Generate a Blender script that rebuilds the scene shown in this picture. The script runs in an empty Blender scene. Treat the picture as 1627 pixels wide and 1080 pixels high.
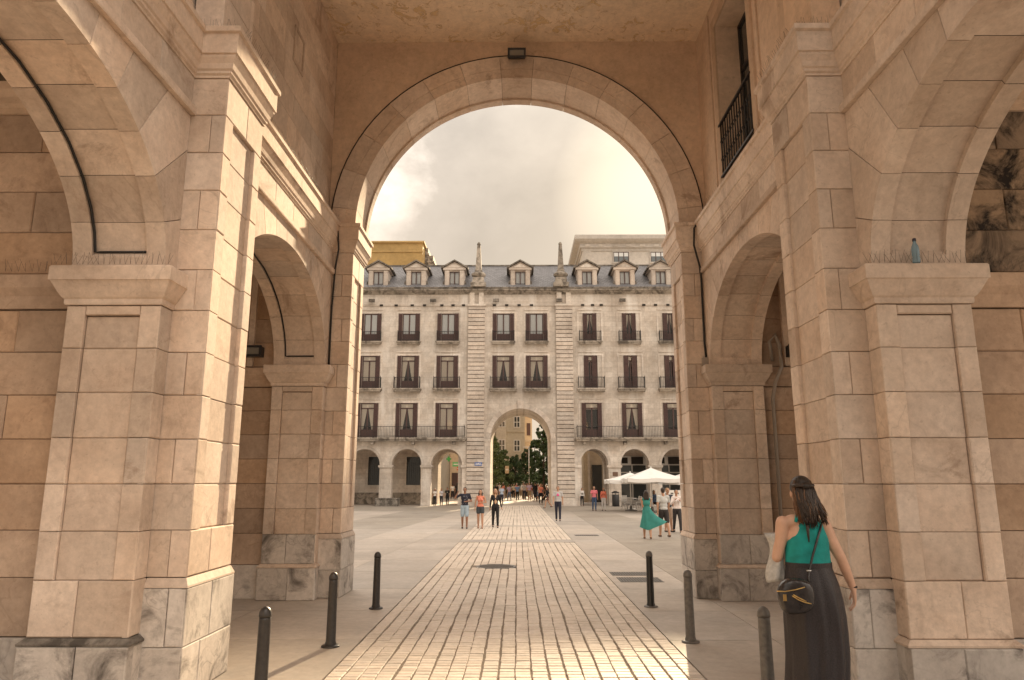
import bpy, bmesh, math, random
from mathutils import Vector, Matrix
R = math.radians
random.seed(7)
scene = bpy.context.scene
col = scene.collection

# ------------------------------------------------------------------ camera
F, CX, CY, H = 1134.0, 813.5, 540.0, 1.75
TILT = math.atan(227 / F); YAW = math.atan((822 - 813.5) / F * math.cos(TILT))
cd = bpy.data.cameras.new('camera'); cam = bpy.data.objects.new('camera', cd); col.objects.link(cam)
cam.location = (0, 0, H); cam.rotation_euler = (R(90) + TILT, 0, YAW)
cd.sensor_width = 36; cd.sensor_fit = 'HORIZONTAL'; cd.lens = F / 1627 * 36; cd.clip_start = .05; cd.clip_end = 2000
scene.camera = cam

# ------------------------------------------------------------------ world and sun
SKY_OFF = (8.11, .28, .23)  # cloud offset chosen for dark cloud in view, brighter unseen sky as added fill
SUN_AZ, SUN_EL = R(12.4), R(22.3)          # azimuth measured from +Y towards +X
sdir = Vector((math.sin(SUN_AZ) * math.cos(SUN_EL), math.cos(SUN_AZ) * math.cos(SUN_EL), math.sin(SUN_EL)))
w = bpy.data.worlds.new('World'); scene.world = w; w.use_nodes = True
nt = w.node_tree; nt.nodes.clear()
def N(tree, t, **k):
    n = tree.nodes.new(t)
    for a, b in k.items(): setattr(n, a, b)
    return n
def ramp(tree, src, stops):
    n = N(tree, 'ShaderNodeValToRGB'); e = n.color_ramp.elements
    while len(e) < len(stops): e.new(.5)
    for i, (p, c) in enumerate(stops):
        e[i].position = p; e[i].color = (c, c, c, 1) if not isinstance(c, (tuple, list)) else (*c, 1)
    tree.links.new(src, n.inputs[0]); return n.outputs[0]
sky = N(nt, 'ShaderNodeTexSky', sky_type='NISHITA', sun_disc=False, sun_elevation=SUN_EL, sun_rotation=SUN_AZ,
        altitude=10, air_density=1.3, dust_density=1.0, ozone_density=1.0)
tc = N(nt, 'ShaderNodeTexCoord')
mp = N(nt, 'ShaderNodeMapping'); mp.inputs['Scale'].default_value = (1, 1, 1.7); mp.inputs['Location'].default_value = (.35, .2, .1)
nt.links.new(tc.outputs['Generated'], mp.inputs['Vector'])
n1 = N(nt, 'ShaderNodeTexNoise'); n1.inputs['Scale'].default_value = 2.3; n1.inputs['Detail'].default_value = 8; n1.inputs['Roughness'].default_value = .58; n1.inputs['Distortion'].default_value = .25
nt.links.new(mp.outputs[0], n1.inputs['Vector'])
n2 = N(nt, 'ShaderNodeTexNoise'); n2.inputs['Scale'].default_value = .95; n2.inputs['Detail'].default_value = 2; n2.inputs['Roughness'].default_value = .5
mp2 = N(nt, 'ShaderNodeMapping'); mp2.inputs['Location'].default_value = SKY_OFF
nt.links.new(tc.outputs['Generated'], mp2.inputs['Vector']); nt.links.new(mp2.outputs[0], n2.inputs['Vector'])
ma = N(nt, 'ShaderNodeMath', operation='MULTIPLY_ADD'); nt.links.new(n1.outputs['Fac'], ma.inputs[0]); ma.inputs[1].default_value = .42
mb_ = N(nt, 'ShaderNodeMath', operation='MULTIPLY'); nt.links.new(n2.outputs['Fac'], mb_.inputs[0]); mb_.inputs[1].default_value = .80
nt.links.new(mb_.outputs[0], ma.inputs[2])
cloud0 = ramp(nt, ma.outputs[0], [(.46, (.94, .82, .69)), (.57, (1.85, 1.6, 1.32)), (.70, (7.2, 6.25, 5.3))])
sx = N(nt, 'ShaderNodeSeparateXYZ'); nt.links.new(tc.outputs['Generated'], sx.inputs[0])      # overcast sky: brighter towards the zenith
ov = N(nt, 'ShaderNodeMapRange'); ov.inputs['From Min'].default_value = 0; ov.inputs['From Max'].default_value = 1; ov.inputs['To Min'].default_value = .55; ov.inputs['To Max'].default_value = 1.65
nt.links.new(sx.outputs['Z'], ov.inputs[0])
cs = N(nt, 'ShaderNodeVectorMath', operation='SCALE'); nt.links.new(cloud0, cs.inputs[0]); nt.links.new(ov.outputs[0], cs.inputs['Scale']); cloud = cs.outputs[0]
dot = N(nt, 'ShaderNodeVectorMath', operation='DOT_PRODUCT'); dot.inputs[1].default_value = sdir
nt.links.new(tc.outputs['Generated'], dot.inputs[0])
glow = ramp(nt, dot.outputs['Value'], [(.955, 0.0), (.988, .16), (1.0, 1.0)])
gm = N(nt, 'ShaderNodeMix', data_type='RGBA', blend_type='ADD'); gm.inputs[0].default_value = 1
gs = N(nt, 'ShaderNodeMix', data_type='RGBA', blend_type='MULTIPLY'); gs.inputs[0].default_value = 1
nt.links.new(glow, gs.inputs['A']); gs.inputs['B'].default_value = (2.4, 2.0, 1.4, 1)
nt.links.new(cloud, gm.inputs['A']); nt.links.new(gs.outputs['Result'], gm.inputs['B'])
mx = N(nt, 'ShaderNodeMix', data_type='RGBA'); mx.inputs[0].default_value = .97
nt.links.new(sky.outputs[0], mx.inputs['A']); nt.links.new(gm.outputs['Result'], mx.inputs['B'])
bg = N(nt, 'ShaderNodeBackground'); bg.inputs['Strength'].default_value = .1
wo = N(nt, 'ShaderNodeOutputWorld')
hz = ramp(nt, sx.outputs['Z'], [(0., .85), (.22, .60), (.52, 0.)])                                # warm haze low over the horizon
hx = N(nt, 'ShaderNodeMix', data_type='RGBA'); nt.links.new(hz, hx.inputs[0]); nt.links.new(mx.outputs['Result'], hx.inputs['A']); hx.inputs['B'].default_value = (2.55, 2.1, 1.62, 1)
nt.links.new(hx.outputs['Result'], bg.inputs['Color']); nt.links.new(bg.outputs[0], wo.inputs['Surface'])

sl = bpy.data.lights.new('sun', 'SUN'); sun = bpy.data.objects.new('sun', sl); col.objects.link(sun)
sl.energy = 3.0; sl.angle = R(1.2); sl.color = (1, .76, .48)
sun.rotation_euler = (-sdir).to_track_quat('-Z', 'Y').to_euler(); sun.location = (20, 60, 40)
vs = scene.view_settings
vs.view_transform = 'Standard'; vs.look = 'None'; vs.exposure = 1.92; vs.gamma = 1; vs.use_curve_mapping = False
scene.render.engine = 'CYCLES'
scene.cycles.max_bounces = 9; scene.cycles.diffuse_bounces = 6

# ------------------------------------------------------------------ pixel to place
def ray(px, py):
    a, b = (px - CX) / F, (CY - py) / F
    c, s = math.cos(TILT), math.sin(TILT); y, z = c - b * s, s + b * c
    c, s = math.cos(YAW), math.sin(YAW)
    return a * c - y * s, a * s + y * c, z
def at_y(px, py, Y): r = ray(px, py); k = Y / r[1]; return r[0] * k, H + r[2] * k
def on_ground(px, py): r = ray(px, py); k = -H / r[2]; return r[0] * k, r[1] * k

# ------------------------------------------------------------------ mesh helpers
class MB:
    def __init__(s): s.v = []; s.f = []; s.sm = []
    def add(s, vs, fs, smooth=False):
        o = len(s.v); s.v += [tuple(p) for p in vs]; s.f += [tuple(i + o for i in f) for f in fs]; s.sm += [smooth] * len(fs); return s
    def box(s, x0, x1, y0, y1, z0, z1):
        x0, x1 = sorted((x0, x1)); y0, y1 = sorted((y0, y1)); z0, z1 = sorted((z0, z1))
        return s.add([(x0, y0, z0), (x1, y0, z0), (x1, y1, z0), (x0, y1, z0), (x0, y0, z1), (x1, y0, z1), (x1, y1, z1), (x0, y1, z1)],
                     [(0, 3, 2, 1), (4, 5, 6, 7), (0, 1, 5, 4), (1, 2, 6, 5), (2, 3, 7, 6), (3, 0, 4, 7)])
    def tube(s, pts, r, n=6, smooth=True):
        pts = [Vector(p) for p in pts]; rs = r if isinstance(r, (list, tuple)) else [r] * len(pts)
        o = []; 
        for i, p in enumerate(pts):
            d = (pts[min(i + 1, len(pts) - 1)] - pts[max(i - 1, 0)]).normalized()
            a = d.orthogonal().normalized() if i == 0 else (pa - d * pa.dot(d)).normalized()
            pa = a; b = d.cross(a)
            o += [p + (a * math.cos(2 * math.pi * k / n) + b * math.sin(2 * math.pi * k / n)) * rs[i] for k in range(n)]
        f = []
        for i in range(len(pts) - 1):
            for k in range(n): f.append((i * n + k, i * n + (k + 1) % n, (i + 1) * n + (k + 1) % n, (i + 1) * n + k))
        f.append(tuple(reversed(range(n)))); f.append(tuple((len(pts) - 1) * n + k for k in range(n)))
        return s.add(o, f, smooth)
    def lathe(s, prof, c=(0, 0, 0), n=16, smooth=True, square=False):
        o = []; k0 = math.pi / 4 if square else 0
        if square: n = 4; smooth = False
        q = math.sqrt(2) if square else 1
        for r, z in prof: o += [(c[0] + r * q * math.cos(k0 + 2 * math.pi * k / n), c[1] + r * q * math.sin(k0 + 2 * math.pi * k / n), c[2] + z) for k in range(n)]
        f = []
        for i in range(len(prof) - 1):
            for k in range(n): f.append((i * n + k, i * n + (k + 1) % n, (i + 1) * n + (k + 1) % n, (i + 1) * n + k))
        f.append(tuple(reversed(range(n)))); f.append(tuple((len(prof) - 1) * n + k for k in range(n)))
        return s.add(o, f, smooth)
    def prism(s, poly, a0, a1, ax='y'):            # poly in (u,z); extruded along y (u=x) or x (u=y)
        n = len(poly)
        P = (lambda u, z, a: (u, a, z)) if ax == 'y' else (lambda u, z, a: (a, u, z))
        vs = [P(u, z, a0) for u, z in poly] + [P(u, z, a1) for u, z in poly]
        return s.add(vs, [tuple(range(n)), tuple(range(2 * n - 1, n - 1, -1))] + [(i, i + n, (i + 1) % n + n, (i + 1) % n) for i in range(n)])
    def ell(s, c, r, n=10, m=7, rot=None):
        o = []; c = Vector(c)
        for i in range(m + 1):
            t = math.pi * i / m
            for k in range(n):
                p = Vector((r[0] * math.sin(t) * math.cos(2 * math.pi * k / n), r[1] * math.sin(t) * math.sin(2 * math.pi * k / n), r[2] * math.cos(t)))
                if rot: p = rot @ p
                o.append(c + p)
        f = []
        for i in range(m):
            for k in range(n): f.append((i * n + k, (i + 1) * n + k, (i + 1) * n + (k + 1) % n, i * n + (k + 1) % n))
        return s.add(o, f, True)
    def cap(s, p0, r0, p1, r1, n=10):
        p0, p1 = Vector(p0), Vector(p1); d = p1 - p0; L = d.length; d = d / L if L > 1e-6 else Vector((0, 0, 1))
        pts = []; rs = []
        for t in (-.98, -.7, -.35): pts.append(p0 + d * r0 * t); rs.append(r0 * math.sqrt(1 - t * t))
        for t in (0, .5, 1): pts.append(p0.lerp(p1, t)); rs.append(r0 + (r1 - r0) * t)
        for t in (.35, .7, .98): pts.append(p1 + d * r1 * t); rs.append(r1 * math.sqrt(1 - t * t))
        return s.tube(pts, rs, n)
    def build(s, name, mat, parent=None, fix=True):
        me = bpy.data.meshes.new(name); me.from_pydata(s.v, [], s.f)
        me.polygons.foreach_set('use_smooth', s.sm)
        if fix:
            b = bmesh.new(); b.from_mesh(me); bmesh.ops.recalc_face_normals(b, faces=b.faces); b.to_mesh(me); b.free()
        return link(name, me, mat, parent)
def link(name, me, mat, parent=None):
    if mat is not None and not me.materials: me.materials.append(M[mat] if isinstance(mat, str) else mat)
    o = bpy.data.objects.new(name, me); col.objects.link(o); o.parent = parent; return o
def tag(o, label=None, cat=None, group=None, kind=None):
    if label: o['label'] = label
    if cat: o['category'] = cat
    if group: o['group'] = group
    if kind: o['kind'] = kind
    return o
def empty(name, loc=(0, 0, 0), rz=0, parent=None):
    o = bpy.data.objects.new(name, None); col.objects.link(o); o.location = loc; o.rotation_euler = (0, 0, rz); o.parent = parent
    o.empty_display_size = .2; return o
def copy_tree(o, parent=None):
    c = o.copy(); col.objects.link(c); c.parent = parent
    for ch in list(o.children): copy_tree(ch, c)
    return c
def sweep(mb, path, prof, tx=lambda X, Y, Z: (X, Y, Z)):   # moulding: path in plan, profile (offset to the left of travel, z)
    n = len(path); nor = []
    for i in range(n):
        ds = []
        if i > 0: ds.append((Vector(path[i]) - Vector(path[i - 1])).normalized())
        if i < n - 1: ds.append((Vector(path[i + 1]) - Vector(path[i])).normalized())
        ns = [Vector((-d.y, d.x)) for d in ds]
        if len(ns) == 1: nor.append(ns[0])
        else: nor.append((ns[0] + ns[1]) / (1 + ns[0].dot(ns[1])))
    m = len(prof); V = []
    for i in range(n):
        for off, z in prof:
            p = Vector(path[i]) + nor[i] * off; V.append(tx(p.x, p.y, z))
    f = []
    for i in range(n - 1):
        for k in range(m): f.append((i * m + k, i * m + (k + 1) % m, (i + 1) * m + (k + 1) % m, (i + 1) * m + k))
    f.append(tuple(range(m))); f.append(tuple(range((n - 1) * m, n * m)))
    mb.add(V, f)

# ------------------------------------------------------------------ materials
M = {}
def plain(name, c, rough=.7, metal=0, spec=.5, noise=0, nscale=20, bump=0):
    m = bpy.data.materials.new(name); m.use_nodes = True; t = m.node_tree; b = t.nodes['Principled BSDF']
    b.inputs['Base Color'].default_value = (*c, 1); b.inputs['Roughness'].default_value = rough; b.inputs['Metallic'].default_value = metal
    b.inputs['Specular IOR Level'].default_value = spec
    if noise or bump:
        g = N(t, 'ShaderNodeTexCoord'); n = N(t, 'ShaderNodeTexNoise'); n.inputs['Scale'].default_value = nscale; n.inputs['Detail'].default_value = 5
        t.links.new(g.outputs['Object'], n.inputs['Vector'])
        if noise:
            r = ramp(t, n.outputs['Fac'], [(.3, tuple(x * (1 - noise) for x in c)), (.7, tuple(min(1, x * (1 + noise)) for x in c))])
            t.links.new(r, b.inputs['Base Color'])
        if bump:
            bp = N(t, 'ShaderNodeBump'); bp.inputs['Strength'].default_value = bump; bp.inputs['Distance'].default_value = .01
            t.links.new(n.outputs['Fac'], bp.inputs['Height']); t.links.new(bp.outputs[0], b.inputs['Normal'])
    M[name] = m; return m
def stone(name, c1, c2, c3, stain=.35, lo=.56, hi=.72, var=.16, scale=1., rough=.82, vein=.28, bump=.25, streak=0, spec=.35, white=0, courses=0, drip=0):
    m = bpy.data.materials.new(name); m.use_nodes = True; t = m.node_tree; L = t.links.new; b = t.nodes['Principled BSDF']
    g = N(t, 'ShaderNodeNewGeometry'); oi = N(t, 'ShaderNodeObjectInfo')
    cm = N(t, 'ShaderNodeVectorMath', operation='SCALE'); cm.inputs[0].default_value = (31.7, 17.3, 53.1); L(oi.outputs['Random'], cm.inputs['Scale'])
    ad = N(t, 'ShaderNodeVectorMath', operation='ADD'); L(g.outputs['Position'], ad.inputs[0]); L(cm.outputs[0], ad.inputs[1])
    def noise(sc, det, ro, dist=0, vec=None):
        n = N(t, 'ShaderNodeTexNoise'); n.inputs['Scale'].default_value = sc * scale; n.inputs['Detail'].default_value = det; n.inputs['Roughness'].default_value = ro; n.inputs['Distortion'].default_value = dist
        L(vec or ad.outputs[0], n.inputs['Vector']); return n.outputs['Fac']
    def mix(a, bb, f, mode='MIX'):
        x = N(t, 'ShaderNodeMix', data_type='RGBA', blend_type=mode)
        for s, v in ((0, f), ('A', a), ('B', bb)):
            if hasattr(v, 'is_linked') or hasattr(v, 'links'): L(v, x.inputs[s])
            else: x.inputs[s].default_value = v if s == 0 else (*v, 1)
        return x.outputs['Result']
    a = ramp(t, noise(1.6, 6, .6, .6), [(.34, c1), (.66, c2)])
    hs = N(t, 'ShaderNodeHueSaturation'); L(a, hs.inputs['Color'])
    mr = N(t, 'ShaderNodeMapRange'); mr.inputs['To Min'].default_value = 1 - var; mr.inputs['To Max'].default_value = 1 + var * .7; L(oi.outputs['Random'], mr.inputs[0]); L(mr.outputs[0], hs.inputs['Value'])
    wn = N(t, 'ShaderNodeTexWhiteNoise', noise_dimensions='1D'); L(oi.outputs['Random'], wn.inputs['W'])
    ms = N(t, 'ShaderNodeMapRange'); ms.inputs['To Min'].default_value = .82; ms.inputs['To Max'].default_value = 1.06; L(wn.outputs['Value'], ms.inputs[0]); L(ms.outputs[0], hs.inputs['Saturation'])
    fine = noise(14, 5, .72)
    c = mix(hs.outputs[0], ramp(t, fine, [(.25, .78), (.75, 1.10)]), 1., 'MULTIPLY')
    st = ramp(t, noise(2.1, 8, .68, .9), [(lo, 0.), (hi, 1.)])
    sm_ = N(t, 'ShaderNodeMath', operation='MULTIPLY'); L(st, sm_.inputs[0]); sm_.inputs[1].default_value = stain
    c = mix(c, c3, sm_.outputs[0])
    wz = noise(.55, 6, .62, .5, g.outputs['Position'])
    c = mix(c, ramp(t, wz, [(.30, .80), (.5, 1.), (.70, 1.08)]), 1., 'MULTIPLY')
    pit = ramp(t, noise(26, 2, .6), [(.66, 0.), (.72, 1.)]); pm_ = N(t, 'ShaderNodeMath', operation='MULTIPLY'); L(pit, pm_.inputs[0]); pm_.inputs[1].default_value = .3
    c = mix(c, tuple(x * .5 for x in c1), pm_.outputs[0])
    if drip:
        ds = ramp(t, noise(.8, 8, .7, 1.4, g.outputs['Position']), [(.585, 0.), (.66, 1.)]); dm_ = N(t, 'ShaderNodeMath', operation='MULTIPLY'); L(ds, dm_.inputs[0]); dm_.inputs[1].default_value = drip
        c = mix(c, c3, dm_.outputs[0])
    if courses:
        sp_ = N(t, 'ShaderNodeSeparateXYZ'); L(g.outputs['Position'], sp_.inputs[0]); cb = N(t, 'ShaderNodeCombineXYZ'); L(sp_.outputs['X'], cb.inputs['X']); L(sp_.outputs['Z'], cb.inputs['Y'])
        k = N(t, 'ShaderNodeTexBrick'); k.inputs['Scale'].default_value = 1; k.inputs['Brick Width'].default_value = .95; k.inputs['Row Height'].default_value = .42; k.inputs['Mortar Size'].default_value = .008
        k.inputs['Color1'].default_value = (1.08, 1.07, 1.06, 1); k.inputs['Color2'].default_value = (.84, .82, .80, 1); k.inputs['Mortar'].default_value = (.66, .62, .58, 1); L(cb.outputs[0], k.inputs['Vector'])
        c = mix(c, k.outputs['Color'], courses, 'MULTIPLY')
    if vein:
        v = ramp(t, noise(1.3, 4, .55, 1.2), [(.488, 0.), (.5, 1.), (.512, 0.)])
        vq = N(t, 'ShaderNodeMath', operation='MULTIPLY'); L(v, vq.inputs[0]); L(ramp(t, noise(.9, 3, .5), [(.45, 0.), (.6, 1.)]), vq.inputs[1])
        vm = N(t, 'ShaderNodeMath', operation='MULTIPLY'); L(vq.outputs[0], vm.inputs[0]); vm.inputs[1].default_value = vein
        c = mix(c, tuple(x * .45 for x in c1), vm.outputs[0])
    if streak or white:
        mp = N(t, 'ShaderNodeMapping'); mp.inputs['Scale'].default_value = (1.5, 1.5, .16); L(g.outputs['Position'], mp.inputs[0])
        sn = noise(1.1, 7, .65, .4, mp.outputs[0])
        if streak:
            sk = N(t, 'ShaderNodeMath', operation='MULTIPLY'); L(ramp(t, sn, [(.52, 0.), (.70, 1.)]), sk.inputs[0]); sk.inputs[1].default_value = streak
            c = mix(c, c3, sk.outputs[0])
        if white:
            sk = N(t, 'ShaderNodeMath', operation='MULTIPLY'); L(ramp(t, sn, [(.30, 1.), (.46, 0.)]), sk.inputs[0]); sk.inputs[1].default_value = white
            c = mix(c, (.78, .75, .71), sk.outputs[0])
    L(c, b.inputs['Base Color']); b.inputs['Roughness'].default_value = rough; b.inputs['Specular IOR Level'].default_value = spec
    bp = N(t, 'ShaderNodeBump'); bp.inputs['Strength'].default_value = bump; bp.inputs['Distance'].default_value = .012
    hm = N(t, 'ShaderNodeMath', operation='MULTIPLY_ADD'); L(wz, hm.inputs[0]); hm.inputs[1].default_value = 2.5; L(fine, hm.inputs[2]); L(hm.outputs[0], bp.inputs['Height']); L(bp.outputs[0], b.inputs['Normal'])
    M[name] = m; return m
stone('limestone', (.60, .47, .375), (.70, .575, .475), (.23, .15, .10), stain=.38, streak=.16, drip=.5)
stone('grey_marble', (.52, .47, .43), (.64, .59, .54), (.06, .05, .043), stain=.85, lo=.50, hi=.68, vein=.6)
stone('aisle_stone', (.44, .30, .205), (.53, .38, .27), (.15, .085, .05), stain=.5, drip=.5)
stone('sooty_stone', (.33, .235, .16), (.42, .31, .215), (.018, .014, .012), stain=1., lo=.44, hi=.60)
stone('plaster', (.64, .475, .345), (.69, .53, .405), (.40, .28, .18), stain=.3, scale=.6, vein=.25, bump=.15)
stone('facade_stone', (.67, .59, .51), (.78, .73, .67), (.26, .21, .17), stain=.45, lo=.5, hi=.72, scale=.35, vein=0, streak=.4, white=.85, courses=.75)
stone('rustic_stone', (.60, .51, .435), (.70, .625, .55), (.19, .145, .115), stain=.4, lo=.5, hi=.7, scale=.6, vein=0)
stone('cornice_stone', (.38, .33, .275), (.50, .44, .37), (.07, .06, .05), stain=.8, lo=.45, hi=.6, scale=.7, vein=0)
stone('sooty_trim', (.16, .14, .12), (.30, .265, .225), (.04, .035, .03), stain=.8, lo=.45, hi=.6, vein=0)
stone('concrete', (.42, .368, .318), (.485, .428, .372), (.34, .285, .235), stain=.5, lo=.46, hi=.70, var=.12, scale=.7, rough=.6, vein=0, bump=.12, spec=.5)
stone('dark_concrete', (.32, .28, .235), (.37, .325, .275), (.22, .185, .15), stain=.4, lo=.48, hi=.75, var=.08, scale=.7, rough=.6, vein=0, bump=.12, spec=.5)
stone('paver', (.61, .525, .44), (.69, .605, .52), (.40, .32, .25), stain=.45, var=.16, rough=.60, vein=0, bump=.3, spec=.4)
stone('paver_field', (.61, .525, .44), (.69, .605, .52), (.40, .32, .25), stain=.5, var=0, scale=1.4, rough=.60, vein=0, bump=.3, spec=.4)
stone('yellow_render', (.52, .36, .155), (.58, .41, .185), (.42, .28, .13), stain=.2, scale=.15, vein=0)
stone('pale_render', (.56, .52, .47), (.61, .57, .52), (.42, .38, .34), stain=.3, scale=.2, vein=0)
stone('beige_render', (.56, .50, .40), (.63, .57, .47), (.38, .33, .26), stain=.3, scale=.2, vein=0)
stone('orange_and_sunlit_render', (.60, .46, .31), (.66, .52, .36), (.42, .30, .2), stain=.3, scale=.2, vein=0)  # orange render; on the street-bend block it stands in for sunlight
plain('mortar', (.10, .075, .055), .95, noise=.3)
plain('joint_sand', (.21, .17, .13), .95, noise=.35, nscale=60)
plain('ground_joint', (.16, .135, .11), .95, noise=.3)
plain('iron', (.018, .017, .018), .5, noise=.2)
plain('bollard_dark', (.030, .027, .026), .38, spec=.5, noise=.25, nscale=30, bump=.2)
plain('bollard_grey', (.13, .12, .11), .42, spec=.5, noise=.25, nscale=30, bump=.2)
plain('bollard_cap', (.02, .019, .019), .25)
plain('cable', (.012, .011, .011), .55)
plain('conduit', (.33, .29, .25), .5)
plain('grate_metal', (.17, .16, .15), .5, metal=.6, noise=.2)
plain('lamp_glass', (.20, .19, .17), .15)
plain('shutter_brown', (.075, .038, .034), .6, noise=.3, nscale=8)
plain('frame_brown', (.085, .045, .04), .5, noise=.2)
plain('net_curtain', (.78, .82, .84), .9)
plain('curtain', (.68, .61, .51), .9, noise=.1)
plain('room_dark', (.03, .025, .022), .9)
plain('shop_glass', (.05, .055, .055), .06)
plain('sky_glass', (.16, .19, .21), .05, spec=.8)
plain('white_canvas', (.80, .79, .77), .85, noise=.03, nscale=4)
plain('white_metal', (.6, .58, .55), .4)
plain('chair_metal', (.42, .40, .38), .3, metal=.7)
plain('wire', (.10, .085, .07), .5)
plain('bark', (.07, .05, .035), .9, noise=.3, bump=.4)
plain('leaf_a', (.050, .085, .028), .6, noise=.35, nscale=.8)
plain('leaf_b', (.085, .115, .035), .6, noise=.35, nscale=.8)
plain('blue_sign', (.06, .14, .42), .4)
plain('green_sign', (.03, .32, .07), .4)
plain('teal_green_sign', (.13, .42, .18), .5)
plain('red_sign', (.62, .12, .03), .4)
plain('sign_white', (.75, .73, .70), .5)
plain('bronze_plaque', (.16, .09, .06), .5)
plain('bottle_plastic', (.32, .50, .62), .12)
plain('bottle_cap', (.03, .03, .05), .4)
m = M['bottle_plastic']; m.node_tree.nodes['Principled BSDF'].inputs['Transmission Weight'].default_value = .6
def slate():
    m = plain('slate', (.20, .19, .20), .6); t = m.node_tree; L = t.links.new; b = t.nodes['Principled BSDF']
    g = N(t, 'ShaderNodeNewGeometry'); mp = N(t, 'ShaderNodeMapping'); mp.inputs['Rotation'].default_value = (R(90), 0, 0); L(g.outputs['Position'], mp.inputs[0])
    k = N(t, 'ShaderNodeTexBrick'); k.inputs['Scale'].default_value = 1; k.inputs['Brick Width'].default_value = .3; k.inputs['Row Height'].default_value = .16; k.inputs['Mortar Size'].default_value = .012
    k.inputs['Color1'].default_value = (.22, .22, .235, 1); k.inputs['Color2'].default_value = (.15, .15, .165, 1); k.inputs['Mortar'].default_value = (.06, .055, .055, 1)
    L(mp.outputs[0], k.inputs['Vector']); L(k.outputs['Color'], b.inputs['Base Color'])
    bp = N(t, 'ShaderNodeBump'); bp.inputs['Distance'].default_value = .03; L(k.outputs['Color'], bp.inputs['Height']); L(bp.outputs[0], b.inputs['Normal'])
slate()
def glass():
    m = bpy.data.materials.new('pane_glass'); m.use_nodes = True; t = m.node_tree; t.nodes.clear()
    o = N(t, 'ShaderNodeOutputMaterial'); a = N(t, 'ShaderNodeBsdfTransparent'); a.inputs[0].default_value = (.99, .99, .99, 1)
    g = N(t, 'ShaderNodeBsdfGlossy'); g.inputs['Roughness'].default_value = .03
    f = N(t, 'ShaderNodeFresnel'); f.inputs[0].default_value = 1.5; x = N(t, 'ShaderNodeMixShader')
    t.links.new(f.outputs[0], x.inputs[0]); t.links.new(a.outputs[0], x.inputs[1]); t.links.new(g.outputs[0], x.inputs[2]); t.links.new(x.outputs[0], o.inputs[0])
    M['pane_glass'] = m
glass()
def peeling():                                   # ceiling paint coming off in scabs
    m = stone('ceiling_paint', (.76, .61, .46), (.80, .66, .51), (.56, .39, .22), stain=.35, scale=.7, vein=.3, bump=.12)
    t = m.node_tree; L = t.links.new; b = t.nodes['Principled BSDF']; src = b.inputs['Base Color'].links[0].from_socket
    g = N(t, 'ShaderNodeNewGeometry')
    n = N(t, 'ShaderNodeTexNoise'); n.inputs['Scale'].default_value = 4.2; n.inputs['Detail'].default_value = 9; n.inputs['Roughness'].default_value = .72; n.inputs['Distortion'].default_value = 1.2; L(g.outputs['Position'], n.inputs['Vector'])
    n2 = N(t, 'ShaderNodeTexNoise'); n2.inputs['Scale'].default_value = 1.1; n2.inputs['Detail'].default_value = 3; L(g.outputs['Position'], n2.inputs['Vector'])
    ad = N(t, 'ShaderNodeMath', operation='MULTIPLY_ADD'); L(n2.outputs['Fac'], ad.inputs[0]); ad.inputs[1].default_value = .35; L(n.outputs['Fac'], ad.inputs[2])
    k = ramp(t, ad.outputs[0], [(.775, 0.), (.783, 1.)])
    e = ramp(t, ad.outputs[0], [(.764, 0.), (.777, 1.), (.790, 0.)])
    x = N(t, 'ShaderNodeMix', data_type='RGBA'); L(k, x.inputs[0]); L(src, x.inputs['A']); x.inputs['B'].default_value = (.68, .51, .30, 1)
    y = N(t, 'ShaderNodeMix', data_type='RGBA'); L(e, y.inputs[0]); L(x.outputs['Result'], y.inputs['A']); y.inputs['B'].default_value = (.30, .19, .11, 1)
    L(y.outputs['Result'], b.inputs['Base Color'])
peeling()
def cloth(name, c, rough=.85): return plain(name, c, rough, noise=.12, nscale=9, bump=.15)

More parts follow.
